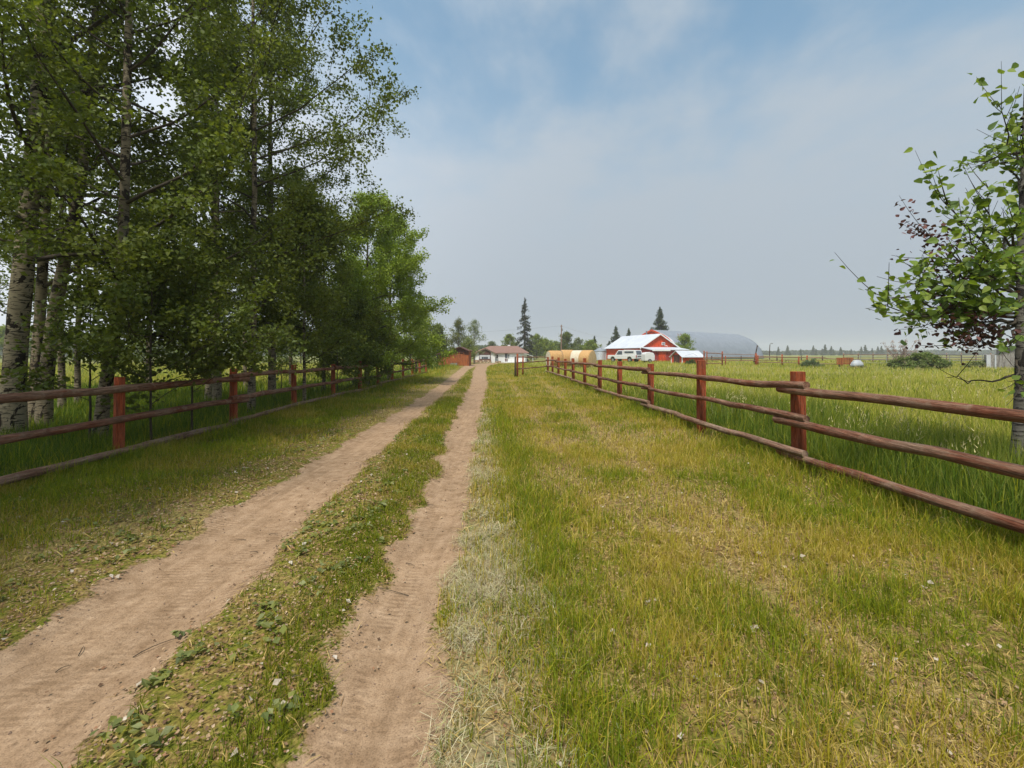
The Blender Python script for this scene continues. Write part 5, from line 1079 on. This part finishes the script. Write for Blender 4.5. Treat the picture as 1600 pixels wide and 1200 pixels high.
P = put(DD, 24, .06); cl_ = np.array([(.12, .055, .05), (.09, .045, .04), (.17, .08, .07)])[g.integers(0, 3, len(P))] * (1 + (g.random((len(P), 1)) - .5) * .4)
V, T, col = heart_leaves(P, .05, cl_, g); o = link('withered_leaves', raw_mesh('withered_leaves', V, None, T, col=col), M['dryleaf'], pr); o['label'] = 'shrivelled reddish brown leaf clusters'

# --- bush and dry weeds
def bush(name, px, yv, label, cat, rx, ry, rz_b, n, ls, cols, seed, lift=0):
    X_ = lx(px, yv); root = empty(name, (X_, yv, float(tz(X_, yv)))); g = np.random.default_rng(seed); br = MB(); pts = []
    ns = 26
    for i in range(ns):
        az = g.random() * 6.28; el = R(12 + 70 * g.random()); q = np.array([math.cos(az) * math.cos(el) * rx, math.sin(az) * math.cos(el) * ry, math.sin(el) * rz_b]) * (.8 + .3 * g.random()); P = np.linspace(0, 1, 5)[:, None] * q; P[:, 2] += .03; br.tube(P, np.linspace(.02, .006, 5), 4, cap=False)
    for c in range(90):
        az = g.random() * 6.28; el = math.asin(g.random()); rr2 = (.55 + .42 * g.random()); q = np.array([math.cos(az) * math.cos(el) * rx, math.sin(az) * math.cos(el) * ry, math.sin(el) * rz_b]) * rr2; pts.append(q + g.normal(0, .11, (n // 90, 3)) * np.array([rx, ry, rz_b]) / 1.2 * .7)
    pts = np.vstack(pts); pts = pts[pts[:, 2] > .02]; cc = np.array(cols)[g.integers(0, len(cols), len(pts))] * (1 + (g.random((len(pts), 1)) - .5) * .4)
    br.build('branches', M['twig'], root); V, Q, _, col = leaf_quads(pts, ls, .3, cc, g); link('foliage', raw_mesh('foliage', V, Q, col=col), M['leaf'], root); tag(root, label, cat); return root
bush('rounded_bush', 1437, 46, 'wide dark green bush in the paddock left of the poplar trunk', 'bush', 3.0, 1.6, 1.66, 16000, .14, [(.10, .15, .03), (.14, .19, .04), (.19, .21, .07)], 61)
bush('small_bush', 1532, 48, 'small pale green bush between the dark bush and the poplar', 'bush', 1.8, 1.2, .85, 3000, .12, [(.16, .20, .07), (.20, .22, .10)], 62)
bush('sage_bush', 1268, 50, 'grey green weed clump at the foot of the paddock fence', 'bush', 1.3, .8, .95, 2600, .10, [(.14, .18, .10), (.12, .17, .07)], 63)
bush('nettle_clump', 1079, 58, 'dark green weed clump before the little coop', 'bush', .8, .6, .75, 1500, .10, [(.08, .12, .03), (.10, .15, .04)], 64)
dw = empty('dry_shrub', (lx(1408, 48.5), 48.5, 0)); tag(dw, 'leafless pinkish dry shrub standing behind the wide dark bush', 'shrub'); g = np.random.default_rng(71); br = MB(); pts = []
for i in range(46):
    tipx = (1382 + 62 * g.random()); P0 = np.array([g.normal(0, .35), g.normal(0, .3), 0]); tip = at(tipx, 532 + 22 * abs(g.normal(0, .8)), 48.5) - np.array(dw.location); tip[1] += g.normal(0, .5); t = np.linspace(0, 1, 7)[:, None]; P = P0 * (1 - t) + tip * t + g.normal(0, .03, (7, 3)); br.tube(P, np.linspace(.022, .012, 7), 4, cap=False)
    for q in range(8):
        k = g.integers(3, 7); pts.append(P[k] + g.normal(0, .08, (7, 3)))
br.build('stems', simple('dry_stem', (.30, .22, .19), (.22, .16, .14)), dw); pts = np.vstack(pts); V, Q, _, col = leaf_quads(pts, .08, .1, pal(len(pts), [(.38, .29, .25), (.30, .22, .19)]), g); link('seed_heads', raw_mesh('seed_heads', V, Q, col=col), M['dryleaf'], dw)

# ------------------------------------------------------------------ smoke haze
hm = bpy.data.materials.new('smoke_haze'); hm.use_nodes = True; hn = hm.node_tree; hn.nodes.clear(); ho = hn.nodes.new('ShaderNodeOutputMaterial'); hv = hn.nodes.new('ShaderNodeVolumePrincipled')
hv.inputs['Color'].default_value = (.90, .90, .97, 1); hv.inputs['Density'].default_value = .0006; hv.inputs['Anisotropy'].default_value = .2; hn.links.new(hv.outputs[0], ho.inputs['Volume'])
mb = MB(); mb.box(-1850, 1850, -200, 1750, -2.0, 40.0); hz_o = mb.build('haze', hm); tag(hz_o, 'thin bluish smoke haze filling the air over the farm', 'haze', kind='stuff')
